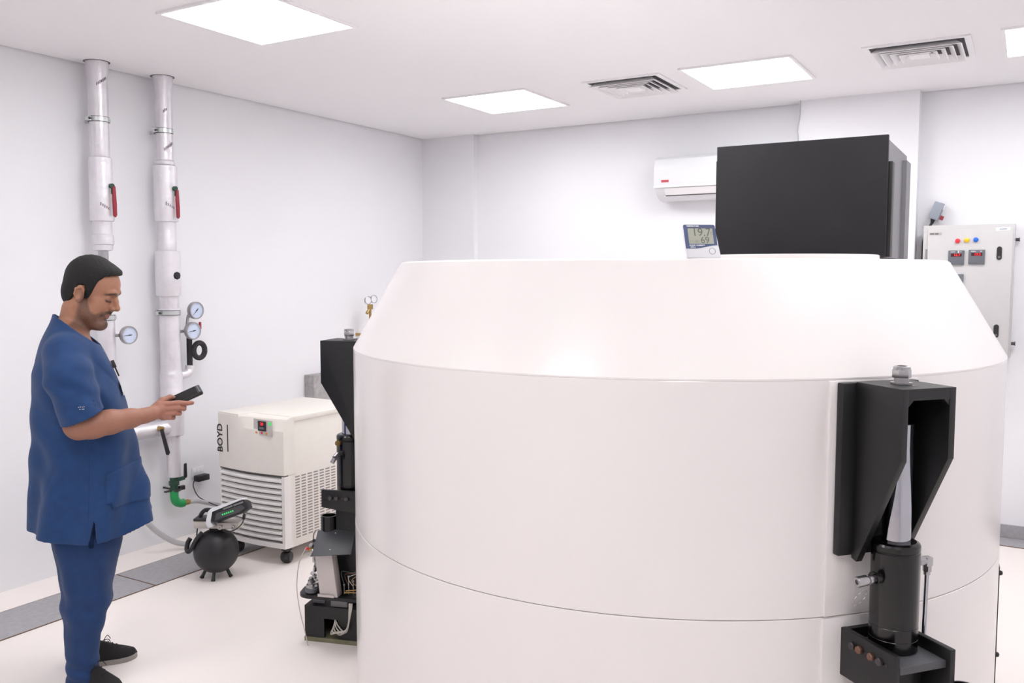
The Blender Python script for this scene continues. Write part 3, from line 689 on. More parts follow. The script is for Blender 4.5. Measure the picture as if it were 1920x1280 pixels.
def Q(a, b_, c): return Vector((SX, SY, 0))+u*a+v*b_+Vector((0, 0, c))
rz = R(30)
hd = MB().box(Q(-.038, 0, .300), (.135, .085, .040), rot=(0, 0, rz), bev=.004).box(Q(.085, -.01, .298), (.12, .09, .036), rot=(0, 0, rz), bev=.005).build('electronics_box', M['beige2'], sd)
MB().box(Q(-.045, 0, .327), (.125, .087, .014), rot=(0, 0, rz), bev=.003).build('box_lid', M['blackplastic'], hd)
MB().cyl((SX, SY, .262), (SX, SY, .282), .032, .040, n=24).build('collar', M['blackplastic'], sd)
MB().tube([Q(-.085, 0, .330), Q(-.078, 0, .350), Q(-.055, 0, .372), Q(-.02, 0, .372), Q(.02, 0, .362), Q(.028, 0, .335)], .011, n=12).build('handle', M['blackplastic'], sd)
# tilted display head
T = Matrix.Translation(Q(.100, -.03, .380)) @ Matrix.Rotation(rz, 4, 'Z') @ Matrix.Rotation(R(-20), 4, 'Y') @ Matrix.Rotation(R(-12), 4, 'X') @ Matrix.Scale(1.18, 4)
def headpart(fn, name, m, parent):
    b = MB(); fn(b); bmesh.ops.transform(b.bm, matrix=T, verts=b.bm.verts); return b.build(name, m, parent)
ds = headpart(lambda b: b.prism([(-.095, -.014), (-.078, .022), (.082, .022), (.095, .010), (.095, -.022), (.06, -.032), (-.07, -.032)], (0, -.045, 0), (1, 0, 0), (0, 0, 1), (0, .055, 0), bev=.004), 'display_head', M['blackplastic'], sd)
headpart(lambda b: b.prism([(-.115, -.020), (-.088, .028), (-.07, .036), (.080, .034), (.085, .024), (-.070, .022), (-.092, -.020), (-.085, -.045), (-.110, -.045)], (0, -.050, 0), (1, 0, 0), (0, 0, 1), (0, .065, 0), bev=.003), 'white_shell', M['whiteplastic'], ds)
headpart(lambda b: b.prism([(-.07, -.022), (-.055, .006), (.07, .006), (.08, -.014), (.05, -.024)], (0, -.0465, 0), (1, 0, 0), (0, 0, 1), (0, .001, 0)), 'label_plate', M['graphite'], ds)
headpart(lambda b: [b.bx(-.03+i*.010, -.024+i*.010, -.0475, -.0466, -.012, -.005) for i in range(6)], 'label_lettering', M['ledgreen'], ds)
headpart(lambda b: [b.bx(x, x+.045, -.052, -.044, .010, .018) for x in (-.015, .035)], 'latch_strip', M['boxgrey'], ds)
for a_, b_ in ((.045, .0), (.115, .0)):
    p = Q(a_+.0, -.055, .292); MB().lathe([(.004, 0), (.012, 0), (.012, .010), (.004, .010)], p, (-v), n=20, closed=True).build('port_ring', M['steel'], sd)
MB().tube([Q(.135, -.04, .385), Q(.165, -.05, .385), Q(.175, -.05, .355), Q(.165, -.06, .315), Q(.13, -.07, .283), Q(.085, -.07, .272), Q(.06, -.06, .275)], .003, n=8).build('signal_cable', M['blackplastic'], sd)
MB().tube([Q(.176, -.05, .362), Q(.174, -.05, .352), Q(.171, -.052, .335)], .008, n=10).build('ferrite', M['blackplastic'], sd)
MB().tube([Q(-.09, -.03, .285), Q(-.092, -.035, .25), Q(-.098, -.03, .21)], .0035, n=8).build('probe_lead', M['blackplastic'], sd)
MB().tube([Q(-.055, -.055, .262), Q(-.085, -.065, .225), Q(-.105, -.068, .185), Q(-.13, -.06, .158), Q(-.146, -.045, .165), Q(-.143, -.035, .20), Q(-.130, -.03, .222)], .0125, n=12).build('probe_hose', M['blackplastic'], sd)

# ---------------------------------------------------------------- stone slab, regulator on the wall
tag(MB().bx(XL+.0005, XL+.09, 4.74, 5.20, 0, .925, bev=.003).build('stone_slab', M['stone'], None), 'mottled grey stone slab standing against the left wall behind the chiller', 'slab')
rg = thing('pressure_regulator', 'small brass regulator with two dials on the left wall behind the white machine edge', 'regulator', (-4.42, 5.30, 1.0))
b = MB(); b.cyl((-4.44, 5.33, 1.0), (-4.44, 5.33, 1.43), .010, n=12).box((-4.44, 5.33, 1.41), (.03, .04, .04), bev=.005).cyl((-4.44, 5.29, 1.36), (-4.44, 5.33, 1.40), .012, n=12).bx(XL+.0005, -4.45, 5.315, 5.345, 1.18, 1.20); b.build('valve_body', M['brass'], rg)
for y, z in ((5.275, 1.462), (5.345, 1.470)):
    g = MB(); g.lathe([(0, -.015), (.030, -.015), (.032, 0), (.028, .002), (.027, -.003), (0, -.003)], (-4.41, y, z), (1, -.2, 0), n=28); q = g.build('dial_case', M['steel'], rg)
    MB().lathe([(0, .0), (.0265, .0), (.0265, -.002), (0, -.002)], (-4.4105, y, z), (1, -.2, 0), n=28).build('dial', M['whiteplastic'], q)
MB().cyl((-4.44, 5.36, 1.47), (-4.44, 5.40, 1.485), .008, n=8).build('knob', M['blackplastic'], rg)

# ================================================================ implicit-surface modelling (person, cloth)
F32 = np.float32
def nets(F, X, Y, Z):
    """surface nets on a rectilinear grid"""
    S = F < 0; ax = (X, Y, Z); sh = np.array(F.shape); cs = sh-1
    C4 = []; P4 = []; FL = []
    for a in range(3):
        b, c = (a+1) % 3, (a+2) % 3
        sl0 = [slice(None)]*3; sl1 = [slice(None)]*3; sl0[a] = slice(0, -1); sl1[a] = slice(1, None)
        D = S[tuple(sl0)] != S[tuple(sl1)]
        idx = np.array(np.nonzero(D))
        ok = (idx[b] > 0) & (idx[b] < cs[b]) & (idx[c] > 0) & (idx[c] < cs[c]); idx = idx[:, ok]
        if idx.shape[1] == 0: continue
        j = idx.copy(); j[a] += 1
        f0 = F[tuple(idx)].astype(float); f1 = F[tuple(j)].astype(float); t = f0/(f0-f1)
        pos = np.zeros((idx.shape[1], 3))
        for k in range(3): pos[:, k] = ax[k][idx[k]]
        pos[:, a] += t*(ax[a][j[a]]-ax[a][idx[a]])
        cell = []
        for db, dc in ((-1, -1), (0, -1), (0, 0), (-1, 0)):
            q = idx.copy(); q[b] += db; q[c] += dc
            cell.append((q[0]*cs[1]+q[1])*cs[2]+q[2])
        cell = np.array(cell).T
        fl = ~S[tuple(idx)]; cell[fl] = cell[fl][:, ::-1]
        C4.append(cell); P4.append(pos)
    cell = np.concatenate(C4); pos = np.concatenate(P4)
    u, iv = np.unique(cell.ravel(), return_inverse=True); iv = iv.ravel()
    cnt = np.bincount(iv); V = np.zeros((len(u), 3))
    for k in range(3): V[:, k] = np.bincount(iv, weights=np.repeat(pos[:, k], 4))/cnt
    return V, iv.reshape(-1, 4)
class Field:
    def __init__(s, X, Y, Z):
        s.X, s.Y, s.Z = [np.asarray(q, F32) for q in (X, Y, Z)]
        s.F = np.full((len(X), len(Y), len(Z)), .08, F32)
    def sub(s, lo, hi, m=.03):
        r = []
        for A, l, h in zip((s.X, s.Y, s.Z), lo, hi):
            i0 = np.searchsorted(A, l-m); i1 = np.searchsorted(A, h+m); r.append(slice(int(i0), int(max(i1, i0))))
        return tuple(r)
    def ap(s, fn, lo, hi, k=.01, op='u', m=None):
        sl = s.sub(lo, hi, m if m is not None else max(.03, k*2))
        if any(q.stop <= q.start for q in sl): return
        x = s.X[sl[0]][:, None, None]; y = s.Y[sl[1]][None, :, None]; z = s.Z[sl[2]][None, None, :]
        d = fn(x, y, z).astype(F32); A = s.F[sl]
        if op == 'u':
            h = np.maximum(k-np.abs(A-d), 0)/max(k, 1e-6); s.F[sl] = np.minimum(A, d)-h*h*k*.25
        elif op == 's':
            d = -d; h = np.maximum(k-np.abs(A-d), 0)/max(k, 1e-6); s.F[sl] = np.maximum(A, d)+h*h*k*.25
        elif op == 'i': s.F[sl] = np.maximum(A, d)
    def ell(s, c, r, Rm=None, k=.01, op='u'):
        c = np.array(c, float); r = np.array(r, float)
        Q = np.eye(3) if Rm is None else np.array(Rm).T
        def fn(x, y, z):
            dx, dy, dz = x-c[0], y-c[1], z-c[2]
            l = [Q[i][0]*dx+Q[i][1]*dy+Q[i][2]*dz for i in range(3)]
            k0 = np.sqrt((l[0]/r[0])**2+(l[1]/r[1])**2+(l[2]/r[2])**2)
            k1 = np.sqrt((l[0]/r[0]**2)**2+(l[1]/r[1]**2)**2+(l[2]/r[2]**2)**2)+1e-6
            return k0*(k0-1)/k1
        R_ = r.max(); s.ap(fn, c-R_, c+R_, k, op)
    def cone(s, p0, p1, r0, r1=None, k=.01, op='u'):
        r1 = r0 if r1 is None else r1
        p0 = np.array(p0, float); p1 = np.array(p1, float); d = p1-p0; L2 = (d@d)+1e-9
        def fn(x, y, z):
            t = np.clip(((x-p0[0])*d[0]+(y-p0[1])*d[1]+(z-p0[2])*d[2])/L2, 0, 1)
            return np.sqrt((x-p0[0]-t*d[0])**2+(y-p0[1]-t*d[1])**2+(z-p0[2]-t*d[2])**2)-(r0+(r1-r0)*t)
        R_ = max(r0, r1); s.ap(fn, np.minimum(p0, p1)-R_, np.maximum(p0, p1)+R_, k, op)
    def chain(s, pts, rs, k=.006, op='u'):
        for a, b, r0, r1 in zip(pts, pts[1:], rs, rs[1:]): s.cone(a, b, r0, r1, k, op)
    def mesh(s): return nets(s.F, s.X.astype(float), s.Y.astype(float), s.Z.astype(float))
def np_mesh(name, V, Fq, m, parent, colors=None, smooth_it=0):
    me = bpy.data.meshes.new(name)
    me.vertices.add(len(V)); me.vertices.foreach_set('co', V.astype(np.float32).ravel())
    me.loops.add(len(Fq)*4); me.loops.foreach_set('vertex_index', Fq.astype(np.int32).ravel())
    me.polygons.add(len(Fq)); me.polygons.foreach_set('loop_start', (np.arange(len(Fq))*4).astype(np.int32))
    me.polygons.foreach_set('use_smooth', np.ones(len(Fq), bool))
    me.update(calc_edges=True); me.validate()
    if colors is not None:
        at = me.color_attributes.new('Tint', 'FLOAT_COLOR', 'POINT'); at.data.foreach_set('color', colors.astype(np.float32).ravel())
    return link(name, me, m, parent)
def relax(V, Fq, n=1, f=.5, mask=None):
    for _ in range(n):
        A = np.zeros_like(V); c = np.zeros(len(V))
        for i, j in ((0, 1), (1, 2), (2, 3), (3, 0)):
            for p, q in ((i, j), (j, i)):
                for k in range(3): A[:, k] += np.bincount(Fq[:, p], weights=V[Fq[:, q], k], minlength=len(V))
                c += np.bincount(Fq[:, p], minlength=len(V))
        N = A/np.maximum(c, 1)[:, None]; w_ = f if mask is None else (f*mask)[:, None]
        V = V+(N-V)*w_
    return V
def span(*seg):
    """non-uniform axis: (start, stop, step) pieces"""
    out = []
    for a, b, st in seg:
        n = max(1, int(round((b-a)/st))); out += [a+(b-a)*i/n for i in range(n)]
    out.append(seg[-1][1]); return np.array(out)

# ---------------------------------------------------------------- the person
man = thing('person', 'man in navy blue scrubs standing at left, looking down at a black handheld device', 'person', (-3.27, 2.2, 0), math.atan2(.8297, .5582))
HS = 1.05; HO = np.array((-.014, -.004, 1.580))
HR = np.array((Euler((0, 0, R(-19))).to_matrix() @ Euler((R(0), R(21), 0)).to_matrix()))
def hp(x, y, z): return HO+HS*(HR@np.array((x, y, z)))
def hr(*r): return np.array(r)*HS
def hloc(V): return ((V-HO)/HS)@HR      # inverse rotation
# --- body
X = span((-.28, -.16, .006), (-.16, .40, .0026)); Y = span((-.33, -.29, .006), (-.29, -.14, .003), (-.14, .12, .0026), (.12, .36, .009))
Z = span((.01, .98, .014), (.98, 1.21, .003), (1.21, 1.37, .009), (1.37, 1.76, .0026))
B = Field(X, Y, Z)
# trunk, neck
for z, x, a, b in ((1.37, -.105, .085, .15), (1.28, -.085, .115, .165), (1.12, -.07, .13, .16), (.98, -.06, .125, .155), (.88, -.065, .12, .165)):
    B.ell((x, 0, z), (a, b, .12), k=.04)
for sgn in (-1, 1): B.ell((-.11, sgn*.155, 1.365), (.05, .05, .05), k=.03)
B.cone((-.098, 0, 1.36), (-.066, -.004, 1.52), .060, .057, k=.015)
B.cone((-.11, 0, 1.40), (-.12, -.10, 1.375), .05, .04, k=.03); B.cone((-.11, 0, 1.40), (-.12, .10, 1.375), .05, .04, k=.03)
# legs and feet (under the trousers and shoes)
for sgn, kx, ax_ in ((-1, -.065, -.092), (1, -.05, -.085)):
    B.chain([(-.065, sgn*.09, .86), (kx-.0, sgn*.098, .48), (ax_, sgn*.10, .10)], [.095, .062, .042], k=.03)
    B.chain([(ax_, sgn*.10, .09), (ax_+.02, sgn*.105, .050), (ax_+.045, sgn*.11, .040)], [.034, .022, .014], k=.005)
# far arm hangs, near arm is raised
B.chain([(-.115, .180, 1.365), (-.115, .245, 1.12), (-.01, .265, .89)], [.058, .046, .030], k=.02)
B.ell((.012, .262, .825), (.022, .016, .05), k=.015)
for q, (dx, l) in enumerate(((-.020, .075), (-.007, .085), (.007, .09), (.020, .08))):
    B.chain([(.012+dx*.8, .262, .80), (.018+dx, .258, .755), (.016+dx, .25, .79-l)], [.0095, .009, .008], k=.004)
B.chain([(.03, .255, .85), (.045, .245, .81), (.048, .238, .775)], [.011, .0105, .009], k=.006)
B.chain([(-.112, -.180, 1.365), (-.078, -.262, 1.092)], [.050, .050], k=.02)
B.chain([(-.068, -.265, 1.082), (-.02, -.258, 1.086), (.04, -.25, 1.093), (.11, -.238, 1.100), (.165, -.228, 1.106), (.192, -.222, 1.110)], [.049, .051, .047, .038, .029, .0265], k=.012)
# hand
B.chain([(.190, -.220, 1.112), (.222, -.214, 1.122)], [.026, .024], k=.012)
B.ell((.222, -.207, 1.117), (.036, .017, .033), Rm=np.array(Euler((0, R(-6), 0)).to_matrix()), k=.012)
B.cone((.225, -.212, 1.140), (.236, -.215, 1.094), .0155, .0135, k=.01)
fng = [([(.233, -.215, 1.145), (.291, -.219, 1.1470), (.323, -.215, 1.143), (.343, -.205, 1.142)], [.0122, .0108, .0096, .0084]),
       ([(.236, -.220, 1.125), (.286, -.226, 1.127), (.310, -.216, 1.122), (.314, -.196, 1.127)], [.0124, .0112, .0100, .0086]),
       ([(.235, -.219, 1.107), (.274, -.226, 1.108), (.293, -.214, 1.104), (.293, -.195, 1.113)], [.0120, .0108, .0096, .0084]),
       ([(.230, -.214, 1.091), (.256, -.222, 1.091), (.270, -.210, 1.087), (.272, -.194, 1.096)], [.0110, .0098, .0086, .0076])]
for pts, rs in fng: B.chain(pts, rs, k=.0022)
B.chain([(.196, -.205, 1.126), (.232, -.186, 1.155), (.262, -.174, 1.166), (.283, -.158, 1.158)], [.017, .0135, .0105, .0088], k=.006)
# head
B.ell(hp(-.012, 0, .050), hr(.096, .075, .086), HR, k=.02)
B.ell(hp(-.045, 0, .008), hr(.058, .060, .060), HR, k=.02)
B.ell(hp(.030, 0, -.010), hr(.058, .058, .082), HR, k=.02)
B.ell(hp(.042, 0, .055), hr(.047, .058, .050), HR, k=.02)
for sg in (-1, 1):
    B.cone(hp(-.010, sg*.053, -.040), hp(.060, sg*.022, -.098), .022, .020, k=.02)
    B.ell(hp(.052, sg*.040, -.018), hr(.024, .020, .026), HR, k=.018)
    B.ell(hp(.030, sg*.048, -.058), hr(.034, .018, .034), HR, k=.02)
B.ell(hp(.074, 0, -.096), hr(.022, .026, .022), HR, k=.016)
B.ell(hp(.060, 0, -.050), hr(.030, .032, .036), HR, k=.014)
B.ell(hp(.028, 0, -.096), hr(.050, .042, .026), HR, k=.025)
for sg in (-1, 1):
    B.ell(hp(.092, sg*.032, .015), hr(.016, .019, .012), HR, k=.012, op='s')
    B.chain([hp(.086, sg*.010, .036), hp(.084, sg*.028, .040), hp(.070, sg*.046, .036)], [.0085, .0085, .007], k=.012)
    B.ell(hp(.0705, sg*.032, .012), hr(.0150, .0150, .0135), HR, k=.003)
    B.cone(hp(.0815, sg*.020, .0035), hp(.0785, sg*.043, .0045), .0032, .003, k=.003)
B.chain([hp(.084, 0, .028), hp(.095, 0, .008), hp(.108, 0, -.012)], [.0095, .0095, .0098], k=.010)
B.ell(hp(.086, 0, -.018), hr(.020, .013, .020), HR, k=.008)
B.ell(hp(.1075, 0, -.0175), hr(.0130, .0125, .0110), HR, k=.006)
for sg in (-1, 1):
    B.ell(hp(.0945, sg*.0135, -.0225), hr(.0125, .0078, .0082), HR, k=.005)
    B.ell(hp(.100, sg*.007, -.0300), hr(.0055, .0035, .0035), HR, k=.002, op='s')
B.cone(hp(.088, 0, -.033), hp(.090, 0, -.044), .006, .006, k=.01)
for sg in (-1, 1):
    B.chain([hp(.0885, 0, -.0485), hp(.0855, sg*.010, -.0490), hp(.072, sg*.0225, -.0590)], [.0058, .0054, .0036], k=.004)
    B.chain([hp(.0850, 0, -.0610), hp(.0820, sg*.010, -.0605), hp(.071, sg*.0210, -.0615)], [.0062, .0058, .0036], k=.004)
    B.cone(hp(.0935, 0, -.0548), hp(.077, sg*.024, -.0605), .0012, .0012, k=.003, op='s')
B.ell(hp(.0870, 0, -.0735), hr(.008, .018, .004), HR, k=.006, op='s')
# ears
for sg in (-1, 1):
    er = HR@np.array(Euler((R(sg*-8), R(-8), R(sg*22))).to_matrix())
    B.ell(hp(-.013, sg*.083, .000), hr(.0205, .0080, .035), er, k=.006)
    B.ell(hp(-.007, sg*.0905, .004), hr(.0100, .0050, .0180), er, k=.006, op='s')
    B.chain([hp(-.002, sg*.086, .021), hp(-.014, sg*.091, .029), hp(-.028, sg*.093, .016), hp(-.027, sg*.091, -.004), hp(-.016, sg*.086, -.022)], [.0036, .0040, .0042, .0038, .0042], k=.005)
    B.ell(hp(.001, sg*.080, -.002), hr(.0035, .004, .006), er, k=.003)
V, Fq = B.mesh(); V = relax(V, Fq, 1, .35)
hl = hloc(V); hx, hy, hz = hl[:, 0], hl[:, 1], hl[:, 2]
n = len(V); colr = np.ones((n, 4)); skin = np.array(srgb(170, 116, 90)[:3]); colr[:, :3] = skin
ishead = (V[:, 2] > 1.40)
rngn = np.random.RandomState(3)
def sst(a, b, x): t = np.clip((x-a)/(b-a), 0, 1); return t*t*(3-2*t)
def blend(mask, c):
    c = np.array(srgb(*c)[:3]); mask = np.clip(mask, 0, 1)[:, None]; colr[:, :3] = colr[:, :3]*(1-mask)+c*mask
# arms slightly redder and deeper than the face
blend((~ishead)*.8, (150, 99, 80))
blend((~ishead)*(V[:, 0] > .20)*.5, (172, 112, 96))
# stubble beard and moustache
bl = np.interp(hx, [-.02, .004, .02, .04, .058, .070, .080, .1], [.02, .016, -.020, -.046, -.052, -.040, -.034, -.034])
bd = ishead*sst(-.002, .012, bl-hz)*sst(-.014, .004, hx)*sst(-.150, -.118, hz)
nz = .72+.28*rngn.rand(n)
blend(bd*.78*nz, (62, 42, 38))
ds_ = np.sqrt(((hx-.082)/.02)**2+(hy/.026)**2+((hz+.040)/.0075)**2); blend(ishead*sst(1.35, .7, ds_)*.85, (44, 30, 28))
ds_ = np.sqrt(((hx-.080)/.022)**2+(hy/.020)**2+((hz+.092)/.022)**2); blend(ishead*sst(1.4, .6, ds_)*.6, (54, 36, 32))
ds_ = np.sqrt(((hx-.083)/.006)**2+(hy/.006)**2+((hz+.074)/.004)**2); blend(ishead*sst(1.4, .6, ds_)*.8, (44, 30, 28))
for q in np.linspace(0, 1, 9):
    ds_ = np.sqrt((hx-(.082-.014*q))**2+(np.abs(hy)-(.010+.020*q))**2+(hz-(-.0405-.018*q))**2)/.0072; blend(ishead*sst(1.3, .5, ds_)*.5, (46, 32, 30))
# lips
ds_ = np.sqrt(((hx-.086)/.014)**2+(hy/.023)**2+((hz+.0555)/.0095)**2); blend(ishead*sst(1.15, .85, ds_)*.8, (166, 108, 98))
blend(ishead*sst(.0018, .0006, np.abs(hz+.0548+.24*np.abs(hy)))*(hx > .07)*(np.abs(hy) < .024)*.7, (96, 52, 48))
# brows, lashes and painted eye-socket shade
for sg in (-1, 1):
    by = sg*hy
    br = np.interp(by, [.008, .03, .052], [.033, .038, .028])
    blend(ishead*(hx > .055)*sst(.0085, .0030, np.abs(hz-br))*sst(.006, .011, by)*sst(.056, .046, by)*.85, (40, 27, 26))
    la = np.interp(by, [.016, .030, .046], [.0030, .0015, .0040])
    blend(ishead*(hx > .060)*sst(.0062, .0026, np.abs(hz-la))*sst(.014, .018, by)*sst(.049, .044, by)*.9, (40, 26, 26))
    ds_ = np.sqrt(((hx-.078)/.02)**2+((by-.032)/.018)**2+((hz-.012)/.012)**2); blend(ishead*sst(1.2, .6, ds_)*.4, (104, 66, 56))  # shade of the eye sockets, painted into the skin colour
def tint_mat(name, rough, sss=0.0):
    m = bpy.data.materials.new(name); m.use_nodes = True; nt = m.node_tree; b = nt.nodes['Principled BSDF']
    a = nt.nodes.new('ShaderNodeAttribute'); a.attribute_name = 'Tint'
    tc = nt.nodes.new('ShaderNodeTexCoord'); ns = nt.nodes.new('ShaderNodeTexNoise'); ns.inputs['Scale'].default_value = 90; ns.inputs['Detail'].default_value = 4
    nt.links.new(tc.outputs['Object'], ns.inputs['Vector'])
    mx = nt.nodes.new('ShaderNodeMix'); mx.data_type = 'RGBA'; mx.blend_type = 'MULTIPLY'; mx.inputs['Factor'].default_value = .25
    nt.links.new(a.outputs['Color'], mx.inputs[6]); nt.links.new(ns.outputs['Color'], mx.inputs[7])
    gm = nt.nodes.new('ShaderNodeGamma'); gm.inputs[1].default_value = .92
    nt.links.new(mx.outputs[2], gm.inputs[0]); nt.links.new(gm.outputs[0], b.inputs['Base Color'])
    bp = nt.nodes.new('ShaderNodeBump'); bp.inputs['Strength'].default_value = .12; bp.inputs['Distance'].default_value = .002
    nt.links.new(ns.outputs['Fac'], bp.inputs['Height']); nt.links.new(bp.outputs['Normal'], b.inputs['Normal'])
    b.inputs['Roughness'].default_value = rough; b.inputs['Subsurface Weight'].default_value = sss
    b.inputs['Subsurface Radius'].default_value = (.6, .25, .15); b.inputs['Subsurface Scale'].default_value = .01
    return m
MS = tint_mat('skin', .52, .12)
np_mesh('body', V, Fq, MS, man, colr)
# --- hair
X = span((-.18, .13, .0025)); Y = span((-.13, .12, .0025)); Z = span((1.48, 1.77, .0025))
Hh = Field(X, Y, Z)
Hh.ell(hp(-.015, 0, .058), hr(.099, .081, .094), HR, k=.02)
Hh.ell(hp(-.047, 0, .000), hr(.060, .067, .072), HR, k=.02)
Hh.ell(hp(.036, 0, .104), hr(.048, .054, .032), HR, k=.016)
Hh.ell(hp(.058, -.008, .106), hr(.028, .040, .020), HR, k=.016)
Hh.ell(hp(.030, 0, .085), hr(.058, .064, .040), HR, k=.02)
for sg in (-1, 1):
    Hh.ell(hp(.008, sg*.068, .018), hr(.013, .0070, .038), HR, k=.008)
    Hh.ell(hp(-.014, sg*.092, .000), hr(.021, .022, .034), HR, k=.004, op='s')
def hairline(x, y, z):
    P = [x-HO[0]+0*y+0*z, y-HO[1]+0*x+0*z, z-HO[2]+0*x+0*y]
    lx, ly, lz = [(HR[0][i]*P[0]+HR[1][i]*P[1]+HR[2][i]*P[2])/HS for i in range(3)]
    h = np.interp(lx, [-.13, -.075, -.060, -.044, -.036, -.028, -.010, .000, .004, .018, .024, .030, .042, .07, .09, .12], [-.072, -.074, -.064, -.036, -.010, .028, .036, .010, -.012, -.010, .030, .062, .088, .106, .112, .114])
    h = h+.02*np.clip(1-np.abs(ly)/.05, 0, 1)*(lx > .02)*0
    wob = .0008*np.sin(lx*310+ly*120)+.0008*np.sin(ly*260+lz*90)
    rib = 0*lx+.0004*np.sin(lx*190+ly*240+lz*60+3*np.sin(lz*40))
    return np.maximum((h-lz)*.8+wob, (lx-.081+.25*np.clip(ly*ly*20, 0, .1))*.9), rib
Xg = Hh.X[:, None, None]; Yg = Hh.Y[None, :, None]; Zg = Hh.Z[None, None, :]
hl_, rib = hairline(Xg, Yg, Zg)
k_ = .008; A = Hh.F+rib; h_ = np.maximum(k_-np.abs(A-hl_), 0)/k_; Hh.F = (np.maximum(A, hl_)+h_*h_*k_*.25).astype(F32)
# hair stays outside the skin
Hh.F = np.maximum(Hh.F, -.05)
V, Fq = Hh.mesh(); V = relax(V, Fq, 1, .3)
hair_m = mat('hair', (9, 7, 8), .75, noise=.5, nscale=150, bump=1.0, bscale=210)
np_mesh('hair', V, Fq, hair_m, man)

# --- tunic
def lofted(zs, xb, xf, bw, pw=2.3):
    """body of cloth: back x, front x and half width by height"""
    def fn(x, y, z):
        zz = z+0*x
        b0 = np.interp(z, zs, xb); f0 = np.interp(z, zs, xf); w0 = np.interp(z, zs, bw)
        a = (f0-b0)/2; c = (f0+b0)/2
        q = (np.abs((x-c)/a)**pw+np.abs(y/w0)**pw)**(1/pw)
        return (q-1)*np.minimum(a, w0)*.92
    return fn
TZ = [.50, .60, .64, .75, .87, 1.00, 1.10, 1.18, 1.25, 1.31, 1.36, 1.40, 1.43, 1.455, 1.485, 1.52]
TB = [-.276, -.264, -.262, -.256, -.250, -.248, -.246, -.243, -.236, -.226, -.214, -.201, -.188, -.172, -.152, -.148]
TF = [.236, .203, .194, .172, .150, .128, .112, .092, .070, .046, .025, .005, -.012, -.028, -.045, -.050]
TW = [.256, .242, .237, .226, .216, .208, .205, .206, .210, .212, .208, .192, .160, .120, .085, .075]
def smooth_tab(zs, v, s=.03):
    zz = np.linspace(zs[0], zs[-1], 120); vv = np.interp(zz, zs, v)
    kx = np.exp(-.5*((zz[:, None]-zz[None, :])/s)**2); vv = (kx@vv)/kx.sum(1); return zz, vv
zz, TBs = smooth_tab(TZ, TB); _, TFs = smooth_tab(TZ, TF); _, TWs = smooth_tab(TZ, TW, .016)
torso = lofted(zz, TBs, TFs, TWs)
def folds(x, y, z):
    up = np.clip((z-.62)/.8, 0, 1)
    th_ = np.arctan2(y, x+.06)
    f = .0150*(1-.6*up)*np.sin(th_*7+2.2*np.sin(z*4.0)+.8)*np.clip((1.2-z)/.4, 0, 1)
    f = f+.0045*np.sin(z*34+x*26+np.sin(y*22)*1.5)*np.clip(1-np.abs(z-1.0)/.28, 0, 1)
    f = f+.0070*np.sin((z*.75+x)*42+y*9)*np.clip(1-np.abs(z-1.27)/.14, 0, 1)*np.clip(-y*12, 0, 1)
    f = f+.0062*np.sin((z*.5-x*1.1)*48+1.3)*np.clip(1-np.abs(z-.80)/.12, 0, 1)*np.clip((x+.10)/.1, 0, 1)
    a1 = np.abs(np.sin((z*.9+x*.9)*19+y*5+.4)); f = f+.022*np.clip(.35-a1, 0, 1)**2*np.clip(1-np.abs(z-1.20)/.16, 0, 1)*np.clip((-.02-y)*12, 0, 1)
    a2 = np.abs(np.sin((x*1.2-z*.5)*16+.9)); f = f+.030*np.clip(.30-a2, 0, 1)**2*np.clip(1-np.abs(z-.86)/.22, 0, 1)
    return f
NX, NY, NZ = (-.285, .225, .0048), (-.345, .32, .0048), (.575, 1.53, .0048)
Tn = Field(span(NX), span(NY), span(NZ))
Tn.ap(lambda x, y, z: torso(x, y, z)+folds(x, y, z), (-.3, -.25, .55), (.25, .25, 1.53), k=.01)
# sleeves
def sleeve(fld, p0, p1, p2, r0, r1, r2, grow=0.0, k=.018):
    fld.chain([p0, p1, p2], [r0+grow, r1+grow, r2+grow], k=k)
SL = dict(p0=(-.110, -.160, 1.355), p1=(-.100, -.222, 1.27), p2=(-.050, -.262, 1.10), r0=.076, r1=.084, r2=.083)
SR_ = dict(p0=(-.110, .160, 1.355), p1=(-.112, .215, 1.27), p2=(-.112, .235, 1.13), r0=.076, r1=.082, r2=.080)
sleeve(Tn, **SL, k=.022); sleeve(Tn, **SR_, k=.03)
# sleeve wrinkles
def slw(x, y, z): return .0042*np.sin((z*1.0+x*.55)*75+1.0)*np.clip(1-np.abs(z-1.24)/.13, 0, 1)*np.clip((np.abs(y)-.16)*20, 0, 1)+.003*np.sin(x*70+z*22)*np.clip(1-np.abs(z-1.16)/.09, 0, 1)*np.clip((np.abs(y)-.18)*20, 0, 1)
gx = Tn.X[:, None, None]; gy = Tn.Y[None, :, None]; gz = Tn.Z[None, None, :]
Tn.F += slw(gx, gy, gz).astype(F32)
outer = Tn.F.copy()
# hollow: keep a 9 mm shell, open at hem, cuffs and neck
Tn.F = np.maximum(outer, -(outer+.009))
Tn.F = np.maximum(Tn.F, (.617+.034*np.clip((gx+.02)/.2, 0, 1)**1.4+.020*np.clip((-.10-gx)/.16, 0, 1)+.003*np.sin(gx*30+gy*20)-gz)).astype(F32)                       # hem
# near cuff plane through the two ends of the sleeve opening
nv = np.array((.38, .06, -.92)); nv /= np.linalg.norm(nv)
cuff = (gx+.117)*nv[0]+(gy+.25)*nv[1]+(gz-1.094)*nv[2]
tor = torso(gx, gy, gz)+folds(gx, gy, gz)
# take away only cloth that lies outboard of the trunk and beyond the cuffs
Tn.F = np.maximum(Tn.F, np.minimum(np.minimum(cuff, tor-.006), np.minimum(-.14-gy, gz-.96)))
Tn.F = np.maximum(Tn.F, np.minimum(np.minimum(1.125-gz, tor-.006), np.minimum(gy-.14, gz-.96)))
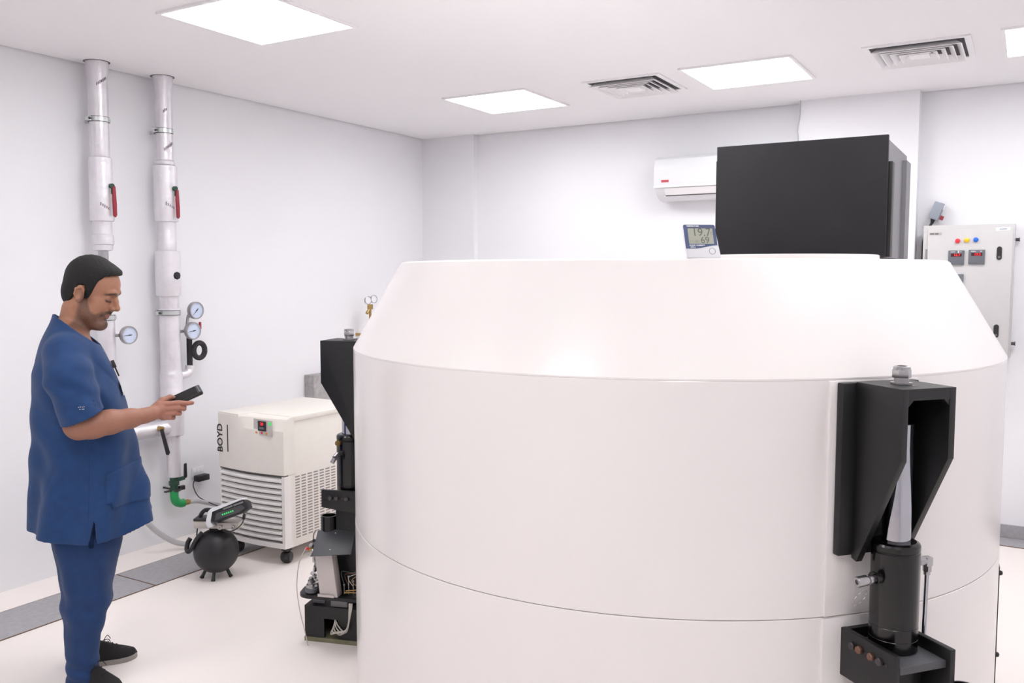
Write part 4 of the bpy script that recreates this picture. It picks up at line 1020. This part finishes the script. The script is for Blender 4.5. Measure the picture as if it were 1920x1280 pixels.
# neck opening: V at the front
nk = Field(Tn.X, Tn.Y, Tn.Z)
nk.cone((-.098, 0, 1.42), (-.066, 0, 1.58), .063, .066, k=.001)
neck = nk.F
vcut = np.maximum(np.maximum(np.abs(gy)-(.060*np.clip((gz-1.30)/.14, 0, 1)), -.03-gx-.04+0*gz), 1.30-gz)
Tn.F = np.maximum(Tn.F, -neck); Tn.F = np.maximum(Tn.F, -vcut).astype(F32)
back_col = np.maximum(Tn.F, gz-(1.505-(gx+.15)*.78)); Tn.F = back_col.astype(F32)
# side slit
slit = np.maximum(np.abs(gx+.034-(gz-.66)*.10)-.013*np.clip((.705-gz)/.08, 0, 1), gz-.705); slit = np.maximum(slit, gy+.12)
Tn.F = np.maximum(Tn.F, -slit).astype(F32)
V, Fq = Tn.mesh(); V = relax(V, Fq, 2, .5)
def fabric(name, col):
    m = mat(name, col, .85, noise=.10, nscale=30, bump=.25, bscale=700)
    b = m.node_tree.nodes['Principled BSDF']; b.inputs['Sheen Weight'].default_value = .08; b.inputs['Sheen Roughness'].default_value = .5
    return m
navy = fabric('scrub_cloth', (19, 56, 104)); navy2 = fabric('scrub_cloth_trousers', (18, 51, 97))
tu = np_mesh('tunic', V, Fq, navy, man)
# patch pocket and stitched seams follow the same cloth surface
pk = Field(span((-.03, .21, .0042)), span((-.24, .13, .0042)), span((.72, .92, .0042)))
px_, py_, pz_ = pk.X[:, None, None], pk.Y[None, :, None], pk.Z[None, None, :]
o2 = torso(px_, py_, pz_)+folds(px_, py_, pz_)
top = .885+.0*px_+.02*np.clip((px_-.02)*8, 0, 1)
d = np.maximum(o2-.0045, -(o2+.004)); d = np.maximum(d, pz_-top); d = np.maximum(d, (.745-pz_)); d = np.maximum(d, .015-px_); d = np.maximum(d, py_-.10+0*px_)
pk.F = d.astype(F32); V, Fq = pk.mesh(); V = relax(V, Fq, 1, .4)
np_mesh('pocket', V, Fq, navy, tu)
def surf_y(x, z):
    """outer cloth surface on the near side"""
    y = -.40
    while y < 0:
        f = float(torso(np.array(x), np.array(y), np.array(z))+folds(np.array(x), np.array(y), np.array(z)))
        if f < 0: break
        y += .002
    return y
b = MB(); b.tube([(-.052+(z-.7)*.05, surf_y(-.052+(z-.7)*.05, z)-.0008, z) for z in [.705+.02*i for i in range(17)]], .0016, n=6); b.build('side_seam', navy2, tu, local=True)
b = MB(); b.tube([(.02+.02*i, surf_y(.02+.02*i, .884+.0025*i*1.0)-.004, .884+.0028*i) for i in range(5)], .0022, n=6); b.build('pocket_hem', navy2, tu, local=True)
b = MB()
for i, (dx, dz) in enumerate(((-.012, .006), (-.006, .007), (0, .006), (.006, .007), (-.008, -.004), (0, -.004), (.005, -.004))):
    b.box((-.055+dx, -.3440, 1.165+dz*.8), (.003, .0010, .0028))
b.build('sleeve_stitching', M['cablewhite'], tu, local=True)

# --- trousers
Tr = Field(span((-.24, .11, .005)), span((-.20, .21, .005)), span((.012, .80, .005)))
tx, ty, tz = Tr.X[:, None, None], Tr.Y[None, :, None], Tr.Z[None, None, :]
def leg(zs, xb, xf, yc, hw):
    a_, b_ = np.array(xb), np.array(xf)
    def fn(x, y, z):
        b0 = np.interp(z, zs, a_); f0 = np.interp(z, zs, b_); w0 = np.interp(z, zs, hw); y0 = np.interp(z, zs, yc)
        a = (f0-b0)/2; c = (f0+b0)/2
        q = (np.abs((x-c)/a)**2.2+np.abs((y-y0)/w0)**2.2)**(1/2.2)
        return (q-1)*np.minimum(a, w0)*.93
    return fn
lz = [.01, .05, .10, .16, .22, .28, .35, .42, .50, .58, .66, .80]
nb = [-.150, -.151, -.151, -.153, -.154, -.156, -.160, -.162, -.170, -.188, -.196, -.20]
nf = [-.028, -.032, -.032, -.028, -.020, .006, .026, .032, .046, .064, .072, .08]
near_leg = leg(lz, nb, nf, [-.105]*6+[-.102, -.100, -.097, -.095, -.092, -.09], [.070, .068, .068, .069, .072, .075, .080, .086, .094, .100, .104, .105])
far_leg = leg(lz, [q+.012 for q in nb], [q-.002 for q in nf], [.100]*6+[.098, .096, .094, .092, .09, .09], [.070, .068, .068, .069, .072, .075, .080, .086, .094, .100, .104, .105])
def tfold(x, y, z, ph=0.0):
    low = np.clip((.17-z)/.14, 0, 1)
    return .0060*np.sin(z*105+x*32+ph+np.sin(y*30)*1.2)*low+.0055*np.sin((z+x*.6)*48+ph)*np.clip(1-np.abs(z-.33)/.13, 0, 1)+.0055*np.sin(np.arctan2(y+.1, x+.08)*5+z*7+ph)*np.clip(z*2.0, 0, 1)
Tr.ap(lambda x, y, z: near_leg(x, y, z)+tfold(x, y, z), (-.25, -.25, 0), (.12, .05, .9), k=.001, m=.05)
Tr.ap(lambda x, y, z: far_leg(x, y, z)+tfold(x, y, z, 1.7), (-.25, -.05, 0), (.12, .25, .9), k=.012, m=.05)
o3 = Tr.F.copy(); Tr.F = np.maximum(o3, -(o3+.010))
Tr.F = np.maximum(Tr.F, .030+.010*np.sin(tx*22+1)-tz).astype(F32)
Tr.F = np.maximum(Tr.F, tz-.78).astype(F32)
V, Fq = Tr.mesh(); V = relax(V, Fq, 2, .5)
np_mesh('trousers', V, Fq, navy2, man)
# --- shoes
shoe_m = mat('shoe_knit', (24, 21, 23), .8, noise=.2, nscale=200, bump=.4, bscale=500); sole_m = mat('shoe_sole', (150, 144, 138), .6)
def shoe(x0, y0, rz):
    S = Field(span((-.12, .19, .0035)), span((-.065, .065, .0035)), span((.0, .125, .0035)))
    sx, sy, sz = S.X[:, None, None], S.Y[None, :, None], S.Z[None, None, :]
    def outline(x): return np.interp(x, [-.105, -.085, -.04, .03, .09, .13, .155, .170], [.004, .028, .033, .037, .044, .040, .026, .004])
    ht = np.interp(S.X, [-.11, -.09, -.05, .0, .04, .08, .12, .16, .175], [.08, .100, .108, .106, .090, .070, .056, .042, .02])[:, None, None]
    w_ = outline(S.X)[:, None, None]
    zt = np.clip((sz-.018)/(ht-.018), 0, 1.6)
    d = np.maximum((np.abs(sy)/(w_+1e-4)*(1+.0*zt))**2.2+zt**2.6-1, -1)*.02
    d = np.maximum(d, .018-sz)
    S.F = d.astype(F32)
    V, Fq = S.mesh(); V = relax(V, Fq, 2, .5)
    c, s_ = math.cos(rz), math.sin(rz)
    def tf(V): 
        V = V*np.array((.92, .98, 1.0)); W = V.copy(); W[:, 0] = x0+c*V[:, 0]-s_*V[:, 1]; W[:, 1] = y0+s_*V[:, 0]+c*V[:, 1]; return W
    sh = np_mesh('shoe', tf(V), Fq, shoe_m, man)
    b = MB(); xs = np.linspace(-.106, .171, 30); poly = [(x, -float(outline(x))-.003) for x in xs]+[(x, float(outline(x))+.003) for x in xs[::-1]]
    b.prism(poly, (0, 0, .0005), (1, 0, 0), (0, 1, 0), (0, 0, .021), bev=.003)
    T2 = Matrix.Translation((x0, y0, 0)) @ Matrix.Rotation(rz, 4, 'Z') @ Matrix.Diagonal((.92, .98, 1, 1))
    bmesh.ops.transform(b.bm, matrix=T2, verts=b.bm.verts); b.build('sole', sole_m, sh, local=True)
    b = MB()
    for i in range(4):
        xx = .028+i*.018; zc = float(np.interp(xx, [0, .04, .08, .12], [.106, .090, .070, .056]))+.0012
        b.tube([(xx, -.020, zc-.004), (xx+.004, 0, zc), (xx, .020, zc-.004)], .0018, n=6)
    b.tube([(.030, 0, .099), (.050, -.020, .106), (.058, -.034, .086)], .0016, n=6).tube([(.030, 0, .099), (.046, .016, .112), (.060, .030, .090)], .0016, n=6)
    bmesh.ops.transform(b.bm, matrix=T2, verts=b.bm.verts); b.build('lace', shoe_m, sh, local=True)
shoe(-.066, -.124, R(-46)); shoe(-.040, .098, R(3))
# fingernails
b = MB()
for tip, dr_ in (((.2845, -.1555, 1.1665), (0, 0, 1)),):
    b.box((.2835, -.160, 1.1662), (.009, .008, .001), rot=(0, R(12), 0), bev=.0004)
b.build('thumbnail', mat('nail', (214, 168, 152), .3), man, local=True)

# --- the device in his hand
PM = Matrix.Translation(man.location) @ Matrix.Rotation(math.atan2(.8297, .5582), 4, 'Z')
def ploc(p): return PM @ Vector(p)
a0 = Vector((.241, -.178, 1.130)); a1 = Vector((.384, -.172, 1.190)); ax3 = (a1-a0).normalized()
nn = Vector((-ax3.z, 0, ax3.x)).normalized(); yv = Vector((0, 1, 0))
wv = (yv*.86+nn*.50).normalized(); tv = ax3.cross(wv).normalized()
ph = thing('handheld_device', 'black handheld phone-like device held in the right hand of the man in blue', 'phone', ploc((a0+a1)/2))
T = PM @ Matrix.Translation((a0+a1)/2+wv*.004) @ Matrix((ax3, wv, tv)).transposed().to_4x4()
def pht(fn, name, m, par):
    b = MB(); fn(b); bmesh.ops.transform(b.bm, matrix=T, verts=b.bm.verts); return b.build(name, m, par)
Lh = (a1-a0).length
pb = pht(lambda b: b.box((0, 0, 0), (Lh, .056, .018), bev=.006, seg=3), 'housing', M['blackplastic'], ph)
pht(lambda b: b.box((-.004, 0, -.0092 if tv.z < 0 else .0092), (Lh-.03, .048, .0008)), 'screen', mat('screen_glass', (18, 17, 20), .15), pb)
pht(lambda b: b.box((Lh/2-.010, 0, -.0094 if tv.z < 0 else .0094), (.006, .046, .0008)), 'end_strip', M['meter'], pb)
# --- badge clipped to the tunic
bg = thing('name_badge', 'small white badge on a black clip hanging on the chest of the blue scrubs', 'badge', ploc((.06, -.04, 1.24)))
def frontx(z, y):
    x = .3
    while x > -.2:
        if float(torso(np.array(x), np.array(y), np.array(z))+folds(np.array(x), np.array(y), np.array(z))) < 0: break
        x -= .002
    return x
def pbx(c, s_, name, m, par, rot=(0, 0, 0)):
    b = MB(); b.box(c, s_, rot=rot, bev=.0015); bmesh.ops.transform(b.bm, matrix=PM, verts=b.bm.verts); return b.build(name, m, par)
fx = frontx(1.30, -.06)
pbx((fx+.010, -.06, 1.300), (.014, .022, .030), 'clip', M['blackplastic'], bg, (0, R(-20), 0))
fx2 = frontx(1.262, -.055)
pbx((fx2+.006, -.055, 1.268), (.006, .012, .04), 'strap', M['blackplastic'], bg, (0, R(-20), 0))
fx3 = frontx(1.205, -.05)
pbx((fx3+.006, -.05, 1.200), (.003, .045, .060), 'card', M['whiteplastic'], bg, (0, R(-12), 0))

# ================================================================ equipment shelf beside the left jack
JL = PJ(-163, 1.39); JA = R(-163)
JT = Matrix.Translation(JL) @ Matrix.Rotation(JA, 4, 'Z')
def jl(p): return JT @ Vector(p)
def jb(fn, name, m, par, rot=None):
    b = MB(); fn(b); bmesh.ops.transform(b.bm, matrix=JT, verts=b.bm.verts); return b.build(name, m, par)
es = thing('equipment_shelf', 'black shelf plate with rounded end on the left jack, over its base block', 'shelf', jl((.06, .10, .166)))
pl = [(-.10, .065), (-.10, .155)]+[(.155+.05*math.cos(t), .105+.05*math.sin(t)) for t in [PI/2-PI/2*k/8 for k in range(9)]]+[(.212, .06), (.212, .0), (.175, -.05), (.06, -.055), (.06, .065)]
jb(lambda b: b.prism(pl, (0, 0, .212), (1, 0, 0), (0, 1, 0), (0, 0, .016), bev=.002), 'plate', M['black'], es)
jb(lambda b: b.bx(.10, .16, .07, .082, .1662, .212), 'support', M['boxgrey'], es); jb(lambda b: b.bx(-.02, .06, .095, .105, .1662, .212), 'support', M['boxgrey'], es)
cbx = thing('control_box', 'beige sheet metal box under a dark tilted cover plate, on the left jack shelf', 'electronics box', jl((.07, .11, .229)))
b = MB(); b.prism([(.003, .2285), (.088, .2285), (.114, .440), (.030, .440)], (0, .105, 0), (1, 0, 0), (0, 0, 1), (0, .05, 0), bev=.002)
bmesh.ops.transform(b.bm, matrix=JT, verts=b.bm.verts); b.build('housing', M['alu'], cbx)
jb(lambda b: b.bx(.018, .096, .1555, .162, .229, .240), 'foot_strip', M['alu'], cbx)
cv = MB(); cv.box((.032, .120, .468), (.172, .165, .004), rot=(R(-25), R(3), R(14)), bev=.001); bmesh.ops.transform(cv.bm, matrix=JT, verts=cv.bm.verts); cvo = cv.build('cover_plate', M['graphite'], cbx)
for x, y in ((.048, .070), (.030, .167)):
    q = MB(); z = .4695+(y-.120)*math.tan(R(-25))+.0005; q.cyl((x, y, z), (x, y, z+.003), .003, n=10); bmesh.ops.transform(q.bm, matrix=JT, verts=q.bm.verts); q.build('cover_screw', M['whiteplastic'], cvo)
for i, (x, y, z0) in enumerate(((.172, .085, .2285), (.176, .048, .2285), (.173, .010, .2285))):
    g = thing('filter_bowl', ['round silver filter bowl at the front of the row left of the beige box', 'round silver filter bowl in the middle of the row left of the beige box', 'round silver filter bowl at the back of the row left of the beige box'][i], 'filter', jl((x, y, z0)), 0, 'filter bowls on the shelf')
    x = (.146, .163, .180)[i]; y = (.118, .070, .022)[i]
    b = MB(); b.lathe([(0, .001), (.026, .001), (.030, .006), (.030, .020), (.027, .024), (.0, .024)], (x, y, z0), n=24); bmesh.ops.transform(b.bm, matrix=JT, verts=b.bm.verts); b.build('bowl', M['greyplastic'], g)
    b = MB(); b.lathe([(0, .0245), (.025, .0245), (.025, .029), (.012, .031), (.010, .038), (0, .038)], (x, y, z0), n=24); bmesh.ops.transform(b.bm, matrix=JT, verts=b.bm.verts); b.build('cap', M['steel'], g)
vl = thing('valve_cluster', 'cluster of small silver gas valves with red and brass fittings left of the beige box', 'valve', jl((.17, .03, .29)))
rr = random.Random(5)
for k in range(8):
    jb(lambda b: b.cyl((.150+rr.uniform(-.006, .010), .075+rr.uniform(-.02, .03), .266+.021*k), (.150+rr.uniform(-.012, .014), .075+rr.uniform(-.02, .03), .290+.021*k), rr.uniform(.007, .011), n=8), 'valve_body', M['steel'], vl)
jb(lambda b: b.cyl((.150, .085, .415), (.172, .09, .412), .009, n=8), 'brass_fittings', M['brass'], vl)
jb(lambda b: b.box((.172, .105, .425), (.014, .012, .012), bev=.003), 'red_knob', M['btnred'], vl)
jb(lambda b: b.box((.146, .08, .455), (.020, .016, .012), bev=.003), 'black_knob', M['blackplastic'], vl)
jb(lambda b: b.tube([(.150, .08, .44), (.156, .07, .48), (.140, .06, .50), (.115, .05, .49)], .0028, n=6), 'loop_pipe', M['steel'], vl)
tb = thing('terminal_assembly', 'small terminals, screws and thin wires right of the beige box on the left jack shelf', 'terminals', jl((-.05, .11, .229)))
jb(lambda b: [b.cyl((-.075+.022*i, .11, .229), (-.075+.022*i, .11, .27+.02*((i*7) % 3)), .0022, n=6).cyl((-.075+.022*i, .11, .27+.02*((i*7) % 3)), (-.075+.022*i, .11, .277+.02*((i*7) % 3)), .0045, n=6) for i in range(4)], 'terminal_posts', M['steel'], tb)
jb(lambda b: b.cyl((-.09, .12, .247), (-.02, .135, .247), .0035, n=8).cyl((-.085, .125, .262), (-.03, .14, .258), .003, n=8), 'rods', M['brass'], tb)
for i, m in enumerate(('brass', 'cablewhite', 'rust', 'greyplastic')):
    jb(lambda b: b.tube([(-.07+.02*i, .11, .272), (-.05+.016*i, .12, .30+.012*i), (-.09+.01*i, .115, .335), (-.10, .10, .37)], .0016, n=6), 'wire', M[m], tb)
# cable bundle coming off the shelf into the opening of the base block
for i in range(5):
    o = MB().tube([jl((-.055-.003*i, .158+.004*(i % 2), .21)), jl((-.055-.002*i, .163, .17)), jl((-.045+.003*i, .150, .105-.006*i)), jl((-.020+.012*i, .132, .062-.006*(i % 3))), jl((.020+.009*i, .118, .085-.01*i)), jl((.045, .098, .112-.008*i))], .0032, n=7).build('cable', M['cablewhite'])
    tag(o, 'pale grey cable of the looped bundle hanging from the shelf into the black base opening', 'cable', 'cables looping into the base block')
tag(MB().tube([jl((.175, .110, .43)), jl((.205, .120, .36)), jl((.216, .125, .25)), jl((.190, .150, .15)), jl((.165, .155, .06)), jl((.150, .160, .006)), jl((.142, .17, .004))], .0022, n=7).build('cable', M['cablewhite']), 'thin single pale cable hanging past the rounded shelf end down to the floor', 'cable')
